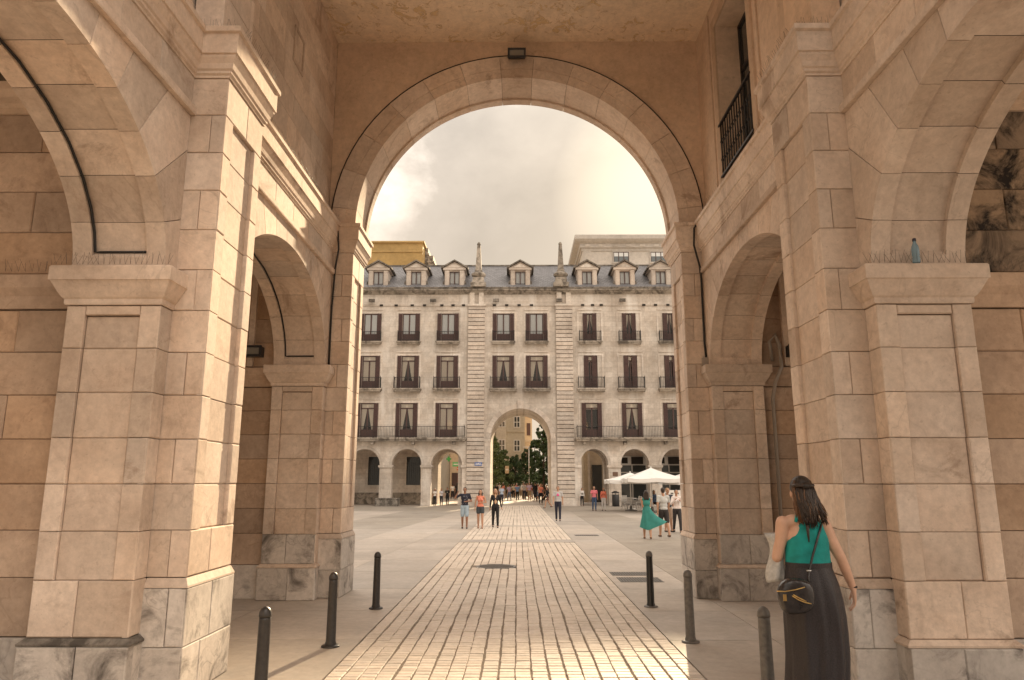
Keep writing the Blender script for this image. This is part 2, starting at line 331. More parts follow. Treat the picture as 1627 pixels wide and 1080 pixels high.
# ------------------------------------------------------------------ stone blocks
def block_mesh(w, h, d, c):
    # local: u along x, v along z, outward -y ; front chamfered
    v = [(0, d, 0), (w, d, 0), (w, d, h), (0, d, h), (0, c, 0), (w, c, 0), (w, c, h), (0, c, h), (c, 0, c), (w - c, 0, c), (w - c, 0, h - c), (c, 0, h - c)]
    f = [(8, 9, 10, 11), (4, 5, 9, 8), (5, 6, 10, 9), (6, 7, 11, 10), (7, 4, 8, 11), (0, 1, 5, 4), (1, 2, 6, 5), (2, 3, 7, 6), (3, 0, 4, 7)]
    return v, f
_bm = {}; _br = random.Random(77)
def block(name, mat, parent, O, U, Nn, u0, u1, v0, v1, proud=0., depth=.05, joint=.005, ch=.006):
    j = joint / 2; u0 += j; u1 -= j; v0 += j; v1 -= j
    w, h = round(u1 - u0, 4), round(v1 - v0, 4)
    ch = _br.choice((.004, .006, .010)) if ch == .006 else ch
    key = (w, h, round(depth, 4), ch, mat, U[0] * Nn[1] - U[1] * Nn[0] > 0)
    O, U, Nn = Vector(O), Vector(U), Vector(Nn)
    right = (U.x * Nn.y - U.y * Nn.x) < 0       # (U, inward, Z) right handed
    if key not in _bm:
        v, f = block_mesh(w, h, depth, ch)
        if not right: v = [(w - x, y, z) for x, y, z in v]; f = [tuple(reversed(q)) for q in f]; v = [(x, y, z) for x, y, z in v]
        me = bpy.data.meshes.new(name); me.from_pydata(v, [], f); me.materials.append(M[mat]); _bm[key] = me
        b = bmesh.new(); b.from_mesh(me); b.faces.ensure_lookup_table()
        bmesh.ops.recalc_face_normals(b, faces=b.faces)
        if b.faces[0].normal.y > 0: bmesh.ops.reverse_faces(b, faces=b.faces)
        b.to_mesh(me); b.free()
    o = bpy.data.objects.new(name, _bm[key]); col.objects.link(o); o.parent = parent
    U2 = U if right else -U
    p = O + U * (u0 if right else u1) + Vector((0, 0, v0)) + Nn * (proud + _br.uniform(-.002, .002))
    o.matrix_basis = Matrix(((U2.x, -Nn.x, 0, p.x), (U2.y, -Nn.y, 0, p.y), (0, 0, 1, p.z), (0, 0, 0, 1)))
    return o

# ================================================================== GROUND
gmb = MB(); gmb.add([(-300, -60, -.03), (300, -60, -.03), (300, 600, -.03), (-300, 600, -.03)], [(0, 1, 2, 3)])
ground = tag(gmb.build('plaza_ground', 'ground_joint'), kind='structure')
PW0, PW1 = -1.77, 1.72
def slab_poly(pts, mat, z=0.):
    n = len(pts); c = sum((Vector(p) for p in pts), Vector((0, 0))) / n
    top = []
    for p in pts:
        d = (c - Vector(p)); top.append(Vector(p) + d.normalized() * .008)
    mb = MB(); mb.add([(p.x, p.y, -.03) for p in top] + [(p.x, p.y, z) for p in top],
                      [tuple(range(n, 2 * n))] + [(i, (i + 1) % n, (i + 1) % n + n, i + n) for i in range(n)])
    return mb.build('paving_slab', mat, ground)
# the left joints run slightly askew, the right ones along the path
LX = [lambda y: PW0, lambda y: -3.6 + .05 * (y - 12), lambda y: -5.5 + .054 * (y - 12.5), lambda y: -9.0 + .056 * (y - 12.5), lambda y: -14, lambda y: -22, lambda y: -45]
RX = [lambda y: PW1, lambda y: 2.95 + .0105 * (y - 12), lambda y: 6.0 - .012 * (y - 12), lambda y: 10., lambda y: 15., lambda y: 23., lambda y: 45]
YS = [-12, -5, 1.2, 4.6, 6.9, 8.62, 10.5, 12.6, 15.0, 17.2, 19.7, 22.2, 23.3, 26, 28.5, 31.5, 34.5, 37.5, 40.5, 46, 56.6]
for i in range(len(YS) - 1):
    y0, y1 = YS[i], YS[i + 1]
    for side, XL in ((-1, LX), (1, RX)):
        for k in range(len(XL) - 1):
            a0, a1, b0, b1 = XL[k](y0), XL[k](y1), XL[k + 1](y0), XL[k + 1](y1)
            dark = (k == 1 and side > 0 and y0 > 12) or (k == 2 and side < 0 and y0 > 27) or (y0 == 46)
            p = [(a0, y0), (b0, y0), (b1, y1), (a1, y1)]
            slab_poly(p if side > 0 else p[::-1], 'dark_concrete' if dark else 'concrete')
# paved path: setts in long columns with wide wandering joints
pm = MB(); pm.add([(PW0 + .01, -12, -.014), (PW1 - .01, -12, -.014), (PW1 - .01, 150, -.014), (PW0 + .01, 150, -.014)], [(0, 1, 2, 3)])
path = tag(pm.build('paved_path', 'joint_sand'), kind='structure')
NC = 22; PITCH = (PW1 - PW0) / NC; RL = .103
def sett(mb, x0, x1, y0, y1, z):
    c = .006
    mb.add([(x0, y0, -.013), (x1, y0, -.013), (x1, y1, -.013), (x0, y1, -.013), (x0, y0, z - c), (x1, y0, z - c), (x1, y1, z - c), (x0, y1, z - c),
            (x0 + c, y0 + c, z), (x1 - c, y0 + c, z), (x1 - c, y1 - c, z), (x0 + c, y1 - c, z)],
           [(8, 9, 10, 11), (4, 5, 9, 8), (5, 6, 10, 9), (6, 7, 11, 10), (7, 4, 8, 11), (0, 1, 5, 4), (1, 2, 6, 5), (2, 3, 7, 6), (3, 0, 4, 7)])
rng = random.Random(3)
one = MB(); jw = .015
sett(one, -(PITCH - jw) / 2, (PITCH - jw) / 2, -(RL - .010) / 2, (RL - .010) / 2, 0)
sett_me = one.build('tmp', 'paver'); sm_me = sett_me.data; bpy.data.objects.remove(sett_me)
field = MB(); off = [0.] * NC
def manhole_hit(x, y): return (x + .45) ** 2 + (y - 15.9) ** 2 < .47 ** 2
near0 = 6.55; y = 4.2; cnt = 0
while y < 57.5:
    step = RL if y < 30 else RL * 2
    band = 22.2 < y < 23.3 or 30.2 < y < 30.9
    for k in range(NC):
        off[k] += rng.uniform(-.004, .004); off[k] *= .93
        xc = PW0 + (k + .5) * PITCH + (off[k] if 0 < k < NC - 1 else 0)
        if band or manhole_hit(xc, y): continue
        if near0 <= y and cnt < 300:
            o = bpy.data.objects.new('paver', sm_me); col.objects.link(o); o.parent = path; cnt += 1
            o.location = (xc, y, rng.uniform(-.002, .003)); o.rotation_euler = (rng.uniform(-.012, .012), rng.uniform(-.012, .012), rng.uniform(-.012, .012))
        else:
            z = rng.uniform(-.003, .003); a = (PITCH - jw) / 2 + rng.uniform(-.004, .002)
            sett(field, xc - a, xc + a, y - step / 2 + .005, y + step / 2 - .005, z)
    y += step
tag(field.build('paver_field', 'paver_field', path, fix=False), kind='stuff')
for y0, y1 in ((22.2, 23.3), (30.2, 30.9)):
    mb = MB(); mb.box(PW0 + .004, PW1 - .004, y0 + .06, y1 - .06, -.013, .001); mb.build('concrete_band', 'concrete', path)
mb = MB(); mb.add([(-120, 56.7, -.004), (120, 56.7, -.004), (120, 260, -.004), (-120, 260, -.004)], [(0, 1, 2, 3)])
tag(mb.build('street', 'concrete'), kind='structure')

# ================================================================== GATEWAY BUILDING (the covered passage)
gate = tag(empty('gateway_building'), 'beige limestone gateway passage with a great round arch opening on the plaza', 'building')
XB, XD, XW, XJ, XU = 2.755, 2.785, 3.12, 3.95, 3.24
ZC, ZI, ZT = 6.08, 3.62, 9.58                    # cornice top, impost top, ceiling
DIE0, DIE1, NCO = .97, 5.59, 12
CO = [DIE0 + (DIE1 - DIE0) * i / NCO for i in range(NCO + 1)]
PIERS = [(.925, 1.875), (6.26, 7.21), (11.60, 12.48)]
STRIP = .21
BAYS = [(1.875 + STRIP, 6.26 - STRIP), (7.21 + STRIP, 11.60 - STRIP)]
rs = random.Random(11)
for s in (-1, 1):
    sd = 'left' if s < 0 else 'right'
    tx = lambda X, Y, Z, s=s: (s * X, Y, Z)
    # ---------- piers
    for pi, (p0, p1) in enumerate(PIERS):
        mb = MB()
        j0 = p0 - STRIP if pi > 0 else p0 - .6
        j1 = p1 + STRIP if pi < 2 else p1 - .05
        mb.box(s * (XW + .045), s * (XJ - .045), j0 + .045, j1 - .045 if pi < 2 else j1, -.02, ZI - .01)
        mb.box(s * (XD + .048), s * (XW + .10), p0 + .048, p1 - .048, -.02, 5.72)
        pier = mb.build('pier', 'mortar', gate)
        Pn = Vector((-s, 0, 0)); Uy = Vector((0, 1, 0)); Ux = Vector((s, 0, 0)); Fn = Vector((0, -1, 0)); Bn = Vector((0, 1, 0))
        # pilaster base
        for a, b in ((0, .42), (.42, .885)):
            cut = .5 if a else .33
            block('base_block', 'grey_marble', pier, (s * XB, p0 - .03, 0), Uy, Pn, 0, (p1 - p0 + .06) * cut, a, b)
            block('base_block', 'grey_marble', pier, (s * XB, p0 - .03, 0), Uy, Pn, (p1 - p0 + .06) * cut, (p1 - p0 + .06), a, b)
            for Yf, Nf in ((p0 - .03, Fn), (p1 + .03, Bn)):
                if b < .5 or pi == 2: block('base_block', 'grey_marble', pier, (s * XB, Yf, 0), Ux, Nf, 0.006, XW - XB + .03, a, b)
                else:
                    block('base_block', 'grey_marble', pier, (s * XB, Yf, 0), Ux, Nf, .006, .16, a, b)
                    block('base_block', 'grey_marble', pier, (s * XB, Yf, 0), Ux, Nf, .16, XW - XB + .03, a, b)
        mb = MB(); sweep(mb, [(XW, p0 - .03), (XB, p0 - .03), (XB, p1 + .03), (XW, p1 + .03)], [(-.06, .888), (0, .888), (0, .905), (-.03, .965), (-.06, .965)], tx)
        mb.build('base_moulding', 'limestone', pier)
        # pilaster die
        for c in range(NCO):
            z0, z1 = CO[c], CO[c + 1]; wd = p1 - p0
            for Yf, Nf in ((p0, Fn), (p1, Bn)):
                if c % 2 or pi == 0: block('pilaster_block', 'limestone', pier, (s * XD, Yf, 0), Ux, Nf, .004, XW - XD + .03, z0, z1)
                else:
                    q = rs.uniform(.13, .21)
                    block('pilaster_block', 'limestone', pier, (s * XD, Yf, 0), Ux, Nf, .004, q, z0, z1)
                    block('pilaster_block', 'limestone', pier, (s * XD, Yf, 0), Ux, Nf, q, XW - XD + .03, z0, z1)
            if c in (0, NCO - 1):
                q = wd * (.55 if c else .45)
                block('pilaster_block', 'limestone', pier, (s * XD, p0, 0), Uy, Pn, 0, q, z0, z1); block('pilaster_block', 'limestone', pier, (s * XD, p0, 0), Uy, Pn, q, wd, z0, z1)
            else:
                block('pilaster_block', 'limestone', pier, (s * XD, p0, 0), Uy, Pn, 0, .19, z0, z1)
                block('panel_block', 'limestone', pier, (s * XD, p0, 0), Uy, Pn, .19, wd - .19, z0, z1, proud=-.035, depth=.03, joint=.003)
                block('pilaster_block', 'limestone', pier, (s * XD, p0, 0), Uy, Pn, wd - .19, wd, z0, z1)
        # jambs of the side arches
        for Yj, sg in ((p0 - STRIP, -1), (p1 + STRIP, 1)):
            if (pi == 0 and sg < 0) or (pi == 2 and sg > 0): continue
            Nj = Vector((0, sg, 0)); O = (s * XW, Yj, 0); W = XJ - XW
            for a, b in ((0, W * .47), (W * .47, W)): block('plinth_block', 'grey_marble', pier, (s * XW, Yj + sg * .05, 0), Ux, Nj, a - (.03 if a == 0 else 0), b + (.03 if b == W else 0), 0, .47, depth=.1)
            for a, b in ((0, W * .55), (W * .55, W)): block('plinth_block', 'grey_marble' if pi == 2 else 'limestone', pier, O, Ux, Nj, a, b, .53, DIE0)
            yb = Yj - sg * STRIP
            pth = [(XJ, Yj - sg * .2), (XJ, Yj), (XW, Yj), (XW, yb)] if sg < 0 else [(XW, yb), (XW, Yj), (XJ, Yj), (XJ, Yj - sg * .2)]
            mb = MB(); sweep(mb, pth, [(-.05, .472), (.04, .472), (.045, .49), (.002, .528), (-.05, .528)], tx); mb.build('plinth_moulding', 'sooty_trim' if pi == 1 and s < 0 else 'limestone', pier)
            for c in range(6):
                z0, z1 = CO[c], CO[c + 1] if c < 5 else 3.275
                block('jamb_block', 'limestone', pier, O, Ux, Nj, 0, .18, z0, z1)
                block('jamb_block', 'limestone', pier, O, Ux, Nj, .66, W, z0, z1)
                if c < 5: block('panel_block', 'limestone', pier, O, Ux, Nj, .18, .66, z0, z1, proud=-.03, depth=.03, joint=.003)
                else:
                    block('panel_block', 'limestone', pier, O, Ux, Nj, .18, .66, z0, z1 - .09, proud=-.03, depth=.03, joint=.003)
                    block('jamb_block', 'limestone', pier, O, Ux, Nj, .18, .66, z1 - .085, z1)
            # strip of wall between jamb and pilaster
            for c in range(6): block('jamb_block', 'limestone', pier, (s * XW, min(yb, Yj), 0), Uy, Pn, .003, STRIP - .003, CO[c], CO[c + 1] if c < 5 else 3.275)
            block('plinth_block', 'grey_marble', pier, (s * XW, min(yb, Yj), 0), Uy, Pn, 0, STRIP, 0, .47, proud=.025); block('plinth_block', 'limestone', pier, (s * XW, min(yb, Yj), 0), Uy, Pn, 0, STRIP, .53, DIE0)
            mb = MB(); sweep(mb, pth, [(-.06, 3.28), (.012, 3.28), (.018, 3.295), (.018, 3.33), (.035, 3.345), (.06, 3.385), (.092, 3.45), (.105, 3.475), (.118, 3.48), (.118, 3.595), (.11, 3.61), (-.06, 3.618)], tx)
            mb.build('impost', 'limestone', pier)
    # ---------- side arches: voussoirs that run out to the pilasters and the string course
    for bi, (b0, b1) in enumerate(BAYS):
        yc = (b0 + b1) / 2; A = (b1 - b0) / 2; B = 1.34; NV = 13
        ylo, yhi, ztop = b0 - STRIP, b1 + STRIP, 5.2
        def arc(t, g=0.): return (yc - (A + g) * math.cos(t), ZI + (B + g) * math.sin(t))
        cum = [0.]; TT = [math.pi * i / 400 for i in range(401)]
        for i in range(400):
            a, b = arc(TT[i]), arc(TT[i + 1]); cum.append(cum[-1] + math.hypot(b[0] - a[0], b[1] - a[1]))
        def t_at(q):
            q *= cum[-1]
            for i in range(400):
                if cum[i + 1] >= q: return TT[i] + (TT[i + 1] - TT[i]) * (q - cum[i]) / (cum[i + 1] - cum[i])
            return math.pi
        def edge(t):                              # radial joint to the rectangle
            y, z = arc(t); n = Vector((-math.cos(t) / A, math.sin(t) / B)).normalized()
            k = 9.
            if n.x > 1e-6: k = min(k, (yhi - y) / n.x)
            if n.x < -1e-6: k = min(k, (ylo - y) / n.x)
            if n.y > 1e-6: k = min(k, (ztop - z) / n.y)
            return (y + n.x * k, z + n.y * k)
        core = MB()
        seg = 40; pts = [arc(math.pi * i / seg, .06) for i in range(seg + 1)]
        core.prism([(ylo, ZI)] + pts + [(yhi, ZI), (yhi, 5.19), (ylo, 5.19)], s * (XW + .02), s * (XJ - .02), 'x')
        arch = core.build('side_arch', 'mortar', gate)
        for v in range(NV):
            t0, t1 = t_at(v / NV) + (.0016 if v else 0), t_at((v + 1) / NV) - (.0016 if v < NV - 1 else 0); ng = 8
            ts = [t0 + (t1 - t0) * i / ng for i in range(ng + 1)]
            e0, e1 = edge(t0), edge(t1)
            outer = [e1]
            for cy, cz in ((ylo, ztop), (yhi, ztop)):
                if (abs(e0[0] - cy) < 1e-4) != (abs(e1[0] - cy) < 1e-4) and (abs(e0[1] - cz) < 1e-4) != (abs(e1[1] - cz) < 1e-4): outer.append((cy, cz))
            outer.append(e0)
            poly = [arc(t) for t in ts] + outer
            cc = (sum(p[0] for p in poly) / len(poly), sum(p[1] for p in poly) / len(poly))
            sh = lambda p: p
            poly = [sh(p) for p in poly]; ins = [(p[0] + (cc[0] - p[0]) * .012, p[1] + (cc[1] - p[1]) * .012) for p in poly]
            n = len(poly); mb = MB()
            X0, X1 = XW, XJ; c = .006
            mb.add([(s * X0, *p) for p in ins] + [(s * (X0 + c), *p) for p in poly] + [(s * (X0 + .17), *p) for p in poly], [tuple(range(n))] + [(i, (i + 1) % n, n + (i + 1) % n, n + i) for i in range(n)] + [(n + i, n + (i + 1) % n, 2 * n + (i + 1) % n, 2 * n + i) for i in range(n)])
            m5 = ng + 1
            rec = [sh(arc(t, .05)) for t in ts] if 0 < v < NV - 1 else [sh(arc(t, .05 if ((t > t_at(.022)) and (t < t_at(.978))) else 0)) for t in ts]
            lo = poly[:m5]
            for xa, xb, pr in ((X0 + .17, X0 + .171, None), (X0 + .171, X0 + .66, rec), (X0 + .66, X1, lo)):
                if pr is None: continue
                mb.add([(s * xa, *p) for p in pr] + [(s * xb, *p) for p in pr], [(i, i + 1, m5 + i + 1, m5 + i) for i in range(m5 - 1)])
            for xa in (X0 + .17, X0 + .66):       # little cheeks of the sunken band
                mb.add([(s * xa, *p) for p in lo] + [(s * xa, *p) for p in rec], [(i, i + 1, m5 + i + 1, m5 + i) for i in range(m5 - 1)])
            mb.add([(s * X1, *p) for p in poly], [tuple(range(n))])
            for q in (0, m5 - 1): pass
            mb.build('voussoir', 'limestone', arch, fix=False)
        if s < 0:
            tt = [t_at(q) for q in (.45, .55, .65, .72, .79, .85, .90, .94, .972)]
            mb = MB(); mb.tube([(s * (XW + .645), *arc(t, .028)) for t in tt] + [(s * (XW + .60), *arc(tt[-1], .030)), (s * (XW + .19), *arc(tt[-1], .030))], .011, 6); mb.build('cable', 'cable', arch)
        mb = MB(); mb.box(s * (XW + .01), s * (XJ - .01), ylo, yhi, 5.195, 5.9); wall = mb.build('spandrel_wall', 'mortar', gate)
        mb = MB(); sweep(mb, [(XW, ylo), (XW, yhi)], [(-.02, 5.2), (.045, 5.2), (.05, 5.215), (.05, 5.275), (.02, 5.29), (-.02, 5.29)], tx); mb.build('string_course', 'limestone', wall)
        k = 6 if bi else 7
        for q in range(k): block('frieze_block', 'limestone', wall, (s * XW, ylo, 0), Vector((0, 1, 0)), Vector((-s, 0, 0)), (yhi - ylo) * q / k, (yhi - ylo) * (q + 1) / k, 5.292, 5.6)
    # ---------- cornice that breaks round the pilasters
    mb = MB(); pth = []
    for p0, p1 in PIERS: pth += [(XW, p0), (XD, p0), (XD, p1), (XW, p1)]
    sweep(mb, pth[1:], [(-.30, 5.592), (.012, 5.592), (.012, 5.615), (.03, 5.63), (.03, 5.655), (.045, 5.67), (.055, 5.72), (.082, 5.775), (.082, 5.80), (.098, 5.805), (.098, 6.01), (.125, 6.022), (.125, 6.07), (.12, ZC), (-.30, ZC)], tx)
    mb.build('cornice', 'limestone', gate)
    # ---------- aisles beside the passage
    for wi, (ya, yb) in enumerate(((6.24, 7.23), (11.56, 12.46))):
        mb = MB(); mb.box(s * (XJ - .02), s * 10, ya + .02, yb - .02, -.02, 6.3); aw = mb.build('aisle_wall', 'mortar', gate)
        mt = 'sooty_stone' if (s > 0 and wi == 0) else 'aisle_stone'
        O = (s * XJ, ya, 0); Uo = Vector((s, 0, 0)); Nf = Vector((0, -1, 0))
        zz = [0, .50] + CO[0:7]; zz[-1] = 3.28
        for c in range(len(zz) - 1):
            u = -.0; first = True
            while u < 4.6:
                L_ = rs.uniform(.7, 1.15) if not first else (.55 if c % 2 else .95)
                block('wall_block', 'grey_marble' if zz[c] < .4 else 'aisle_stone', aw, O, Uo, Nf, u, u + L_, zz[c], zz[c + 1], proud=.05 if c == 0 else 0); u += L_; first = False
        mb = MB(); sweep(mb, [(10, ya), (XJ, ya)], [(-.02, 3.29), (.02, 3.29), (.03, 3.33), (.04, 3.40), (.085, 3.47), (.09, 3.59), (-.02, 3.62)], tx); mb.build('string_course', 'aisle_stone', aw)
        zz = [3.62, 4.02, 4.42, 4.82, 5.2]
        for c in range(len(zz) - 1):
            u = 0; first = True
            while u < 4.6:
                L_ = rs.uniform(.7, 1.15) if not first else (.55 if c % 2 else .95)
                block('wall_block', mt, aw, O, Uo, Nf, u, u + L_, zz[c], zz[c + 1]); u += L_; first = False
        mb = MB(); sweep(mb, [(10, ya), (XJ, ya)], [(-.02, 5.2), (.03, 5.2), (.03, 5.26), (.06, 5.29), (.06, 5.36), (.10, 5.42), (.10, 5.50), (-.02, 5.5)], tx); mb.build('string_course', 'plaster', aw)
    mb = MB(); mb.box(s * (XJ - .03), s * 10, 1.5, 12.4, 5.93, 6.2); mb.build('aisle_ceiling', 'plaster', gate)
    # ---------- upper walls
    if s < 0:
        mb = MB(); mb.box(s * (XU + .015), s * (XU + .6), 3.6, 12.44, 5.95, 10.3); uw = mb.build('upper_wall', 'mortar', gate)
        c = 0; z = ZC
        while z < ZT - .05:
            z1 = min(z + .40, ZT); y = 6.3; first = True
            while y < 11.62:
                L_ = rs.uniform(.55, 1.2); y1 = min(y + L_, 11.62)
                if 11.62 - y1 < .2: y1 = 11.62
                block('upper_block', 'limestone', uw, (s * XU, 0, 0), Vector((0, 1, 0)), Vector((-s, 0, 0)), y, y1, z, z1, joint=.004, ch=.004); y = y1
            z = z1
        block('upper_block', 'plaster', uw, (s * XU, 0, 0), Vector((0, 1, 0)), Vector((-s, 0, 0)), 3.6, 6.3, ZC, ZT)
        for za, zb in ((6.08, 6.6), (6.6, 7.1), (7.1, 7.6), (7.6, 8.1), (8.1, 8.6), (8.6, 9.1), (9.1, 9.58)):
            block('pilaster_block', 'limestone', uw, (s * 2.93, 6.34, 0), Vector((0, 1, 0)), Vector((-s, 0, 0)), 0, .66, za, zb, depth=.29)
            block('pilaster_block', 'limestone', uw, (s * 2.98, 7.04, 0), Vector((0, 1, 0)), Vector((-s, 0, 0)), 0, .16, za, zb, depth=.25)
        mb = MB(); mb.box(s * (XU - .02), s * XU, 9.3, 9.75, 7.75, 7.80); mb.box(s * (XU - .02), s * XU, 9.3, 9.75, 8.28, 8.32); mb.box(s * (XU - .02), s * XU, 9.3, 9.34, 7.80, 8.28); mb.box(s * (XU - .02), s * XU, 9.71, 9.75, 7.80, 8.28)
        mb.build('blind_niche', 'limestone', uw)
    else:
        W0, W1, V0, V1 = 8.95, 10.45, 6.30, 9.05
        mb = MB()
        for a, b, z0, z1 in ((3.6, W0, 5.95, 10.3), (W1, 12.44, 5.95, 10.3), (W0, W1, 5.95, V0), (W0, W1, V1, 10.3)): mb.box(XU, XU + .45, a, b, z0, z1)
        uw = mb.build('upper_wall', 'plaster', gate)
        mb = MB(); fr = .16
        for a, b, z0, z1 in ((W0 - fr, W0, V0, V1 + fr), (W1, W1 + fr, V0, V1 + fr), (W0, W1, V1, V1 + fr)): mb.box(XU - .03, XU - .0, a, b, z0, z1)
        for a, b, z0, z1 in ((W0 - fr - .2, W0 - fr - .17, V0, 9.5), (W1 + fr + .17, W1 + fr + .2, V0, 9.5)): mb.box(XU - .018, XU, a, b, z0, z1)
        mb.build('window_surround', 'plaster', uw)
        mb = MB(); x = XU + .36
        for a, b, z0, z1 in ((W0, W0 + .07, V0, V1), (W1 - .07, W1, V0, V1), ((W0 + W1) / 2 - .05, (W0 + W1) / 2 + .05, V0, V1), (W0, W1, V1 - .07, V1), (W0, W1, 8.2, 8.27), (W0, W1, V0, V0 + .3)): mb.box(x, x + .06, a, b, z0, z1)
        wf = mb.build('window_frame', 'iron', uw)
        mb = MB(); mb.box(x + .025, x + .035, W0, W1, V0, V1); mb.build('pane', 'shop_glass', wf)
        mb = MB(); x = XU - .05
        for z in (6.42, 7.28): mb.box(x, x + .04, W0 - .02, W1 + .02, z, z + .03)
        rail = mb.build('window_railing', 'iron', uw)
        for i in range(13):
            y = W0 + .06 + (W1 - W0 - .12) * i / 12; mb = MB()
            mb.lathe([(.011, 0), (.011, .22), (.026, .25), (.011, .28), (.011, .52), (.026, .55), (.011, .58), (.011, .84)], (x + .02, y, 6.44), 6); mb.build('baluster', 'iron', rail)
        block('pilaster_block', 'plaster', uw, (2.93, 6.34, 0), Vector((0, 1, 0)), Vector((-1, 0, 0)), 0, .66, ZC, ZT, depth=.29)
        block('pilaster_block', 'plaster', uw, (3.10, 7.04, 0), Vector((0, 1, 0)), Vector((-1, 0, 0)), 0, .55, ZC, ZT, depth=.13)
    # bird spikes on the ledges
    mb = MB(); r2 = random.Random(5 + s)
    def spikes(pa, pb, n, out):
        for i in range(n):
            p = Vector(pa).lerp(Vector(pb), (i + .5) / n)
            for q in (-1, 1):
                e = p + Vector(out) * q * r2.uniform(.02, .05) + (Vector(pb) - Vector(pa)).normalized() * r2.uniform(-.03, .03) + Vector((0, 0, r2.uniform(.085, .11)))
                mb.tube([p, e], .0013, 3)
    spikes((s * 3.02, 5.95, ZI), (s * 4.05, 5.95, ZI), 22, (0, 1, 0)); spikes((s * 4.1, 6.16, ZI), (s * 5.2, 6.16, ZI), 18, (0, 1, 0))
    spikes((s * 2.7, 6.3, ZC), (s * 2.7, 7.2, ZC), 26, (1, 0, 0)); spikes((s * 2.72, 6.22, ZC), (s * 3.05, 6.22, ZC), 10, (0, 1, 0)); spikes((s * 3.05, 7.4, ZC), (s * 3.05, 11.4, ZC), 60, (1, 0, 0))
    tag(mb.build('bird_spikes', 'wire', gate, fix=False), kind='stuff')
# ---------- end wall with the great arch
RI, RO = 2.77, 3.17
pts = [(-RO * math.cos(math.pi * i / 48), ZC + RO * math.sin(math.pi * i / 48)) for i in range(49)]
mb = MB()
for i in range(48):
    (xa, za), (xb, zb) = pts[i], pts[i + 1]
    mb.prism([(xa, za), (xb, zb), (xb, 10.3), (xa, 10.3)], 11.62, 12.44)
mb.box(-RO, -XU, 11.62, 12.44, ZC - .1, 10.3); mb.box(RO, XU, 11.62, 12.44, ZC - .1, 10.3)
endw = mb.build('end_wall', 'plaster', gate)
mb = MB(); g = .012
for i in range(48):
    a0, a1 = math.pi * i / 48, math.pi * (i + 1) / 48
    mb.prism([(-r * math.cos(a), ZC + r * math.sin(a)) for r, a in ((RI + g, a0), (RI + g, a1), (RO - g, a1), (RO - g, a0))], 11.60, 12.43)
bigarch = mb.build('great_arch', 'mortar', gate)
ang = [90 - 5.6 - 13.1 * k for k in range(7)][::-1]; ang = [0] + [a for a in ang if a > 3]; ang = ang + [180 - a for a in ang[::-1]]
for i in range(len(ang) - 1):
    a0, a1 = R(ang[i]) + .0011, R(ang[i + 1]) - .0011; k = 6; mb = MB()
    A_ = [a0 + (a1 - a0) * j / k for j in range(k + 1)]
    ri = [(-RI * math.cos(a), ZC + RI * math.sin(a)) for a in A_]; rm = [(-(RI + .17) * math.cos(a), ZC + (RI + .17) * math.sin(a)) for a in A_]; ro = [(-(RO + .012) * math.cos(a), ZC + (RO + .012) * math.sin(a)) for a in A_]
    mb.prism(ri + rm[::-1], 11.585, 12.28); mb.prism(rm + ro[::-1], 11.565, 12.2)
    rk = [(-(RI - .035) * math.cos(a), ZC + (RI - .035) * math.sin(a)) for a in A_]
    mb.prism(rk + rm[::-1], 12.283, 12.46)
    mb.build('voussoir', 'limestone', bigarch)
mb = MB(); mb.box(-XU - .5, XU + .5, 3.6, 12.43, ZT, 10.35)
mb.build('ceiling', 'ceiling_paint', gate)
mb = MB()
pass
for s in (-1, 1): mb = MB(); mb.box(s * (XU + .62), s * 10, 11.56, 12.44, 6.2, 10.3); mb.build('plaza_front_wall', 'limestone', gate)
# cables that follow the arch and run down the pilasters
mb = MB(); mb.tube([(-(RO + .03) * math.cos(R(a)), 11.575, ZC + (RO + .03) * math.sin(R(a))) for a in range(2, 179, 4)], .010, 5)
mb.tube([(-3.10, 11.55, 6.05), (-3.02, 11.42, 5.9), (-3.0, 11.45, 5.6), (-3.07, 11.55, 5.3), (-3.10, 11.57, 4.6), (-3.10, 11.57, 3.65)], .016, 6)
mb.tube([(3.08, 11.5, 6.1), (2.98, 11.42, 5.95), (2.96, 11.42, 5.65), (3.06, 11.5, 5.3), (3.09, 11.56, 5.1), (3.09, 11.57, 4.0), (3.10, 11.55, 3.7)], .017, 6)
mb.build('cable', 'cable', gate)
mb = MB(); mb.tube([(4.16, 11.5, 3.7), (4.1, 11.42, 4.0), (4.2, 11.42, 4.12), (4.27, 11.45, 3.95), (4.28, 11.45, 3.6), (4.15, 11.40, 3.35), (4.12, 11.5, 3.1), (4.12, 11.52, .6)], .028, 7)
mb.build('conduit', 'conduit', gate)
for x in (-4.38, 4.41): mb = MB(); mb.box(x - .045, x + .045, 11.50, 11.56, 3.62, 5.2); mb.build('downpipe', 'limestone', gate)

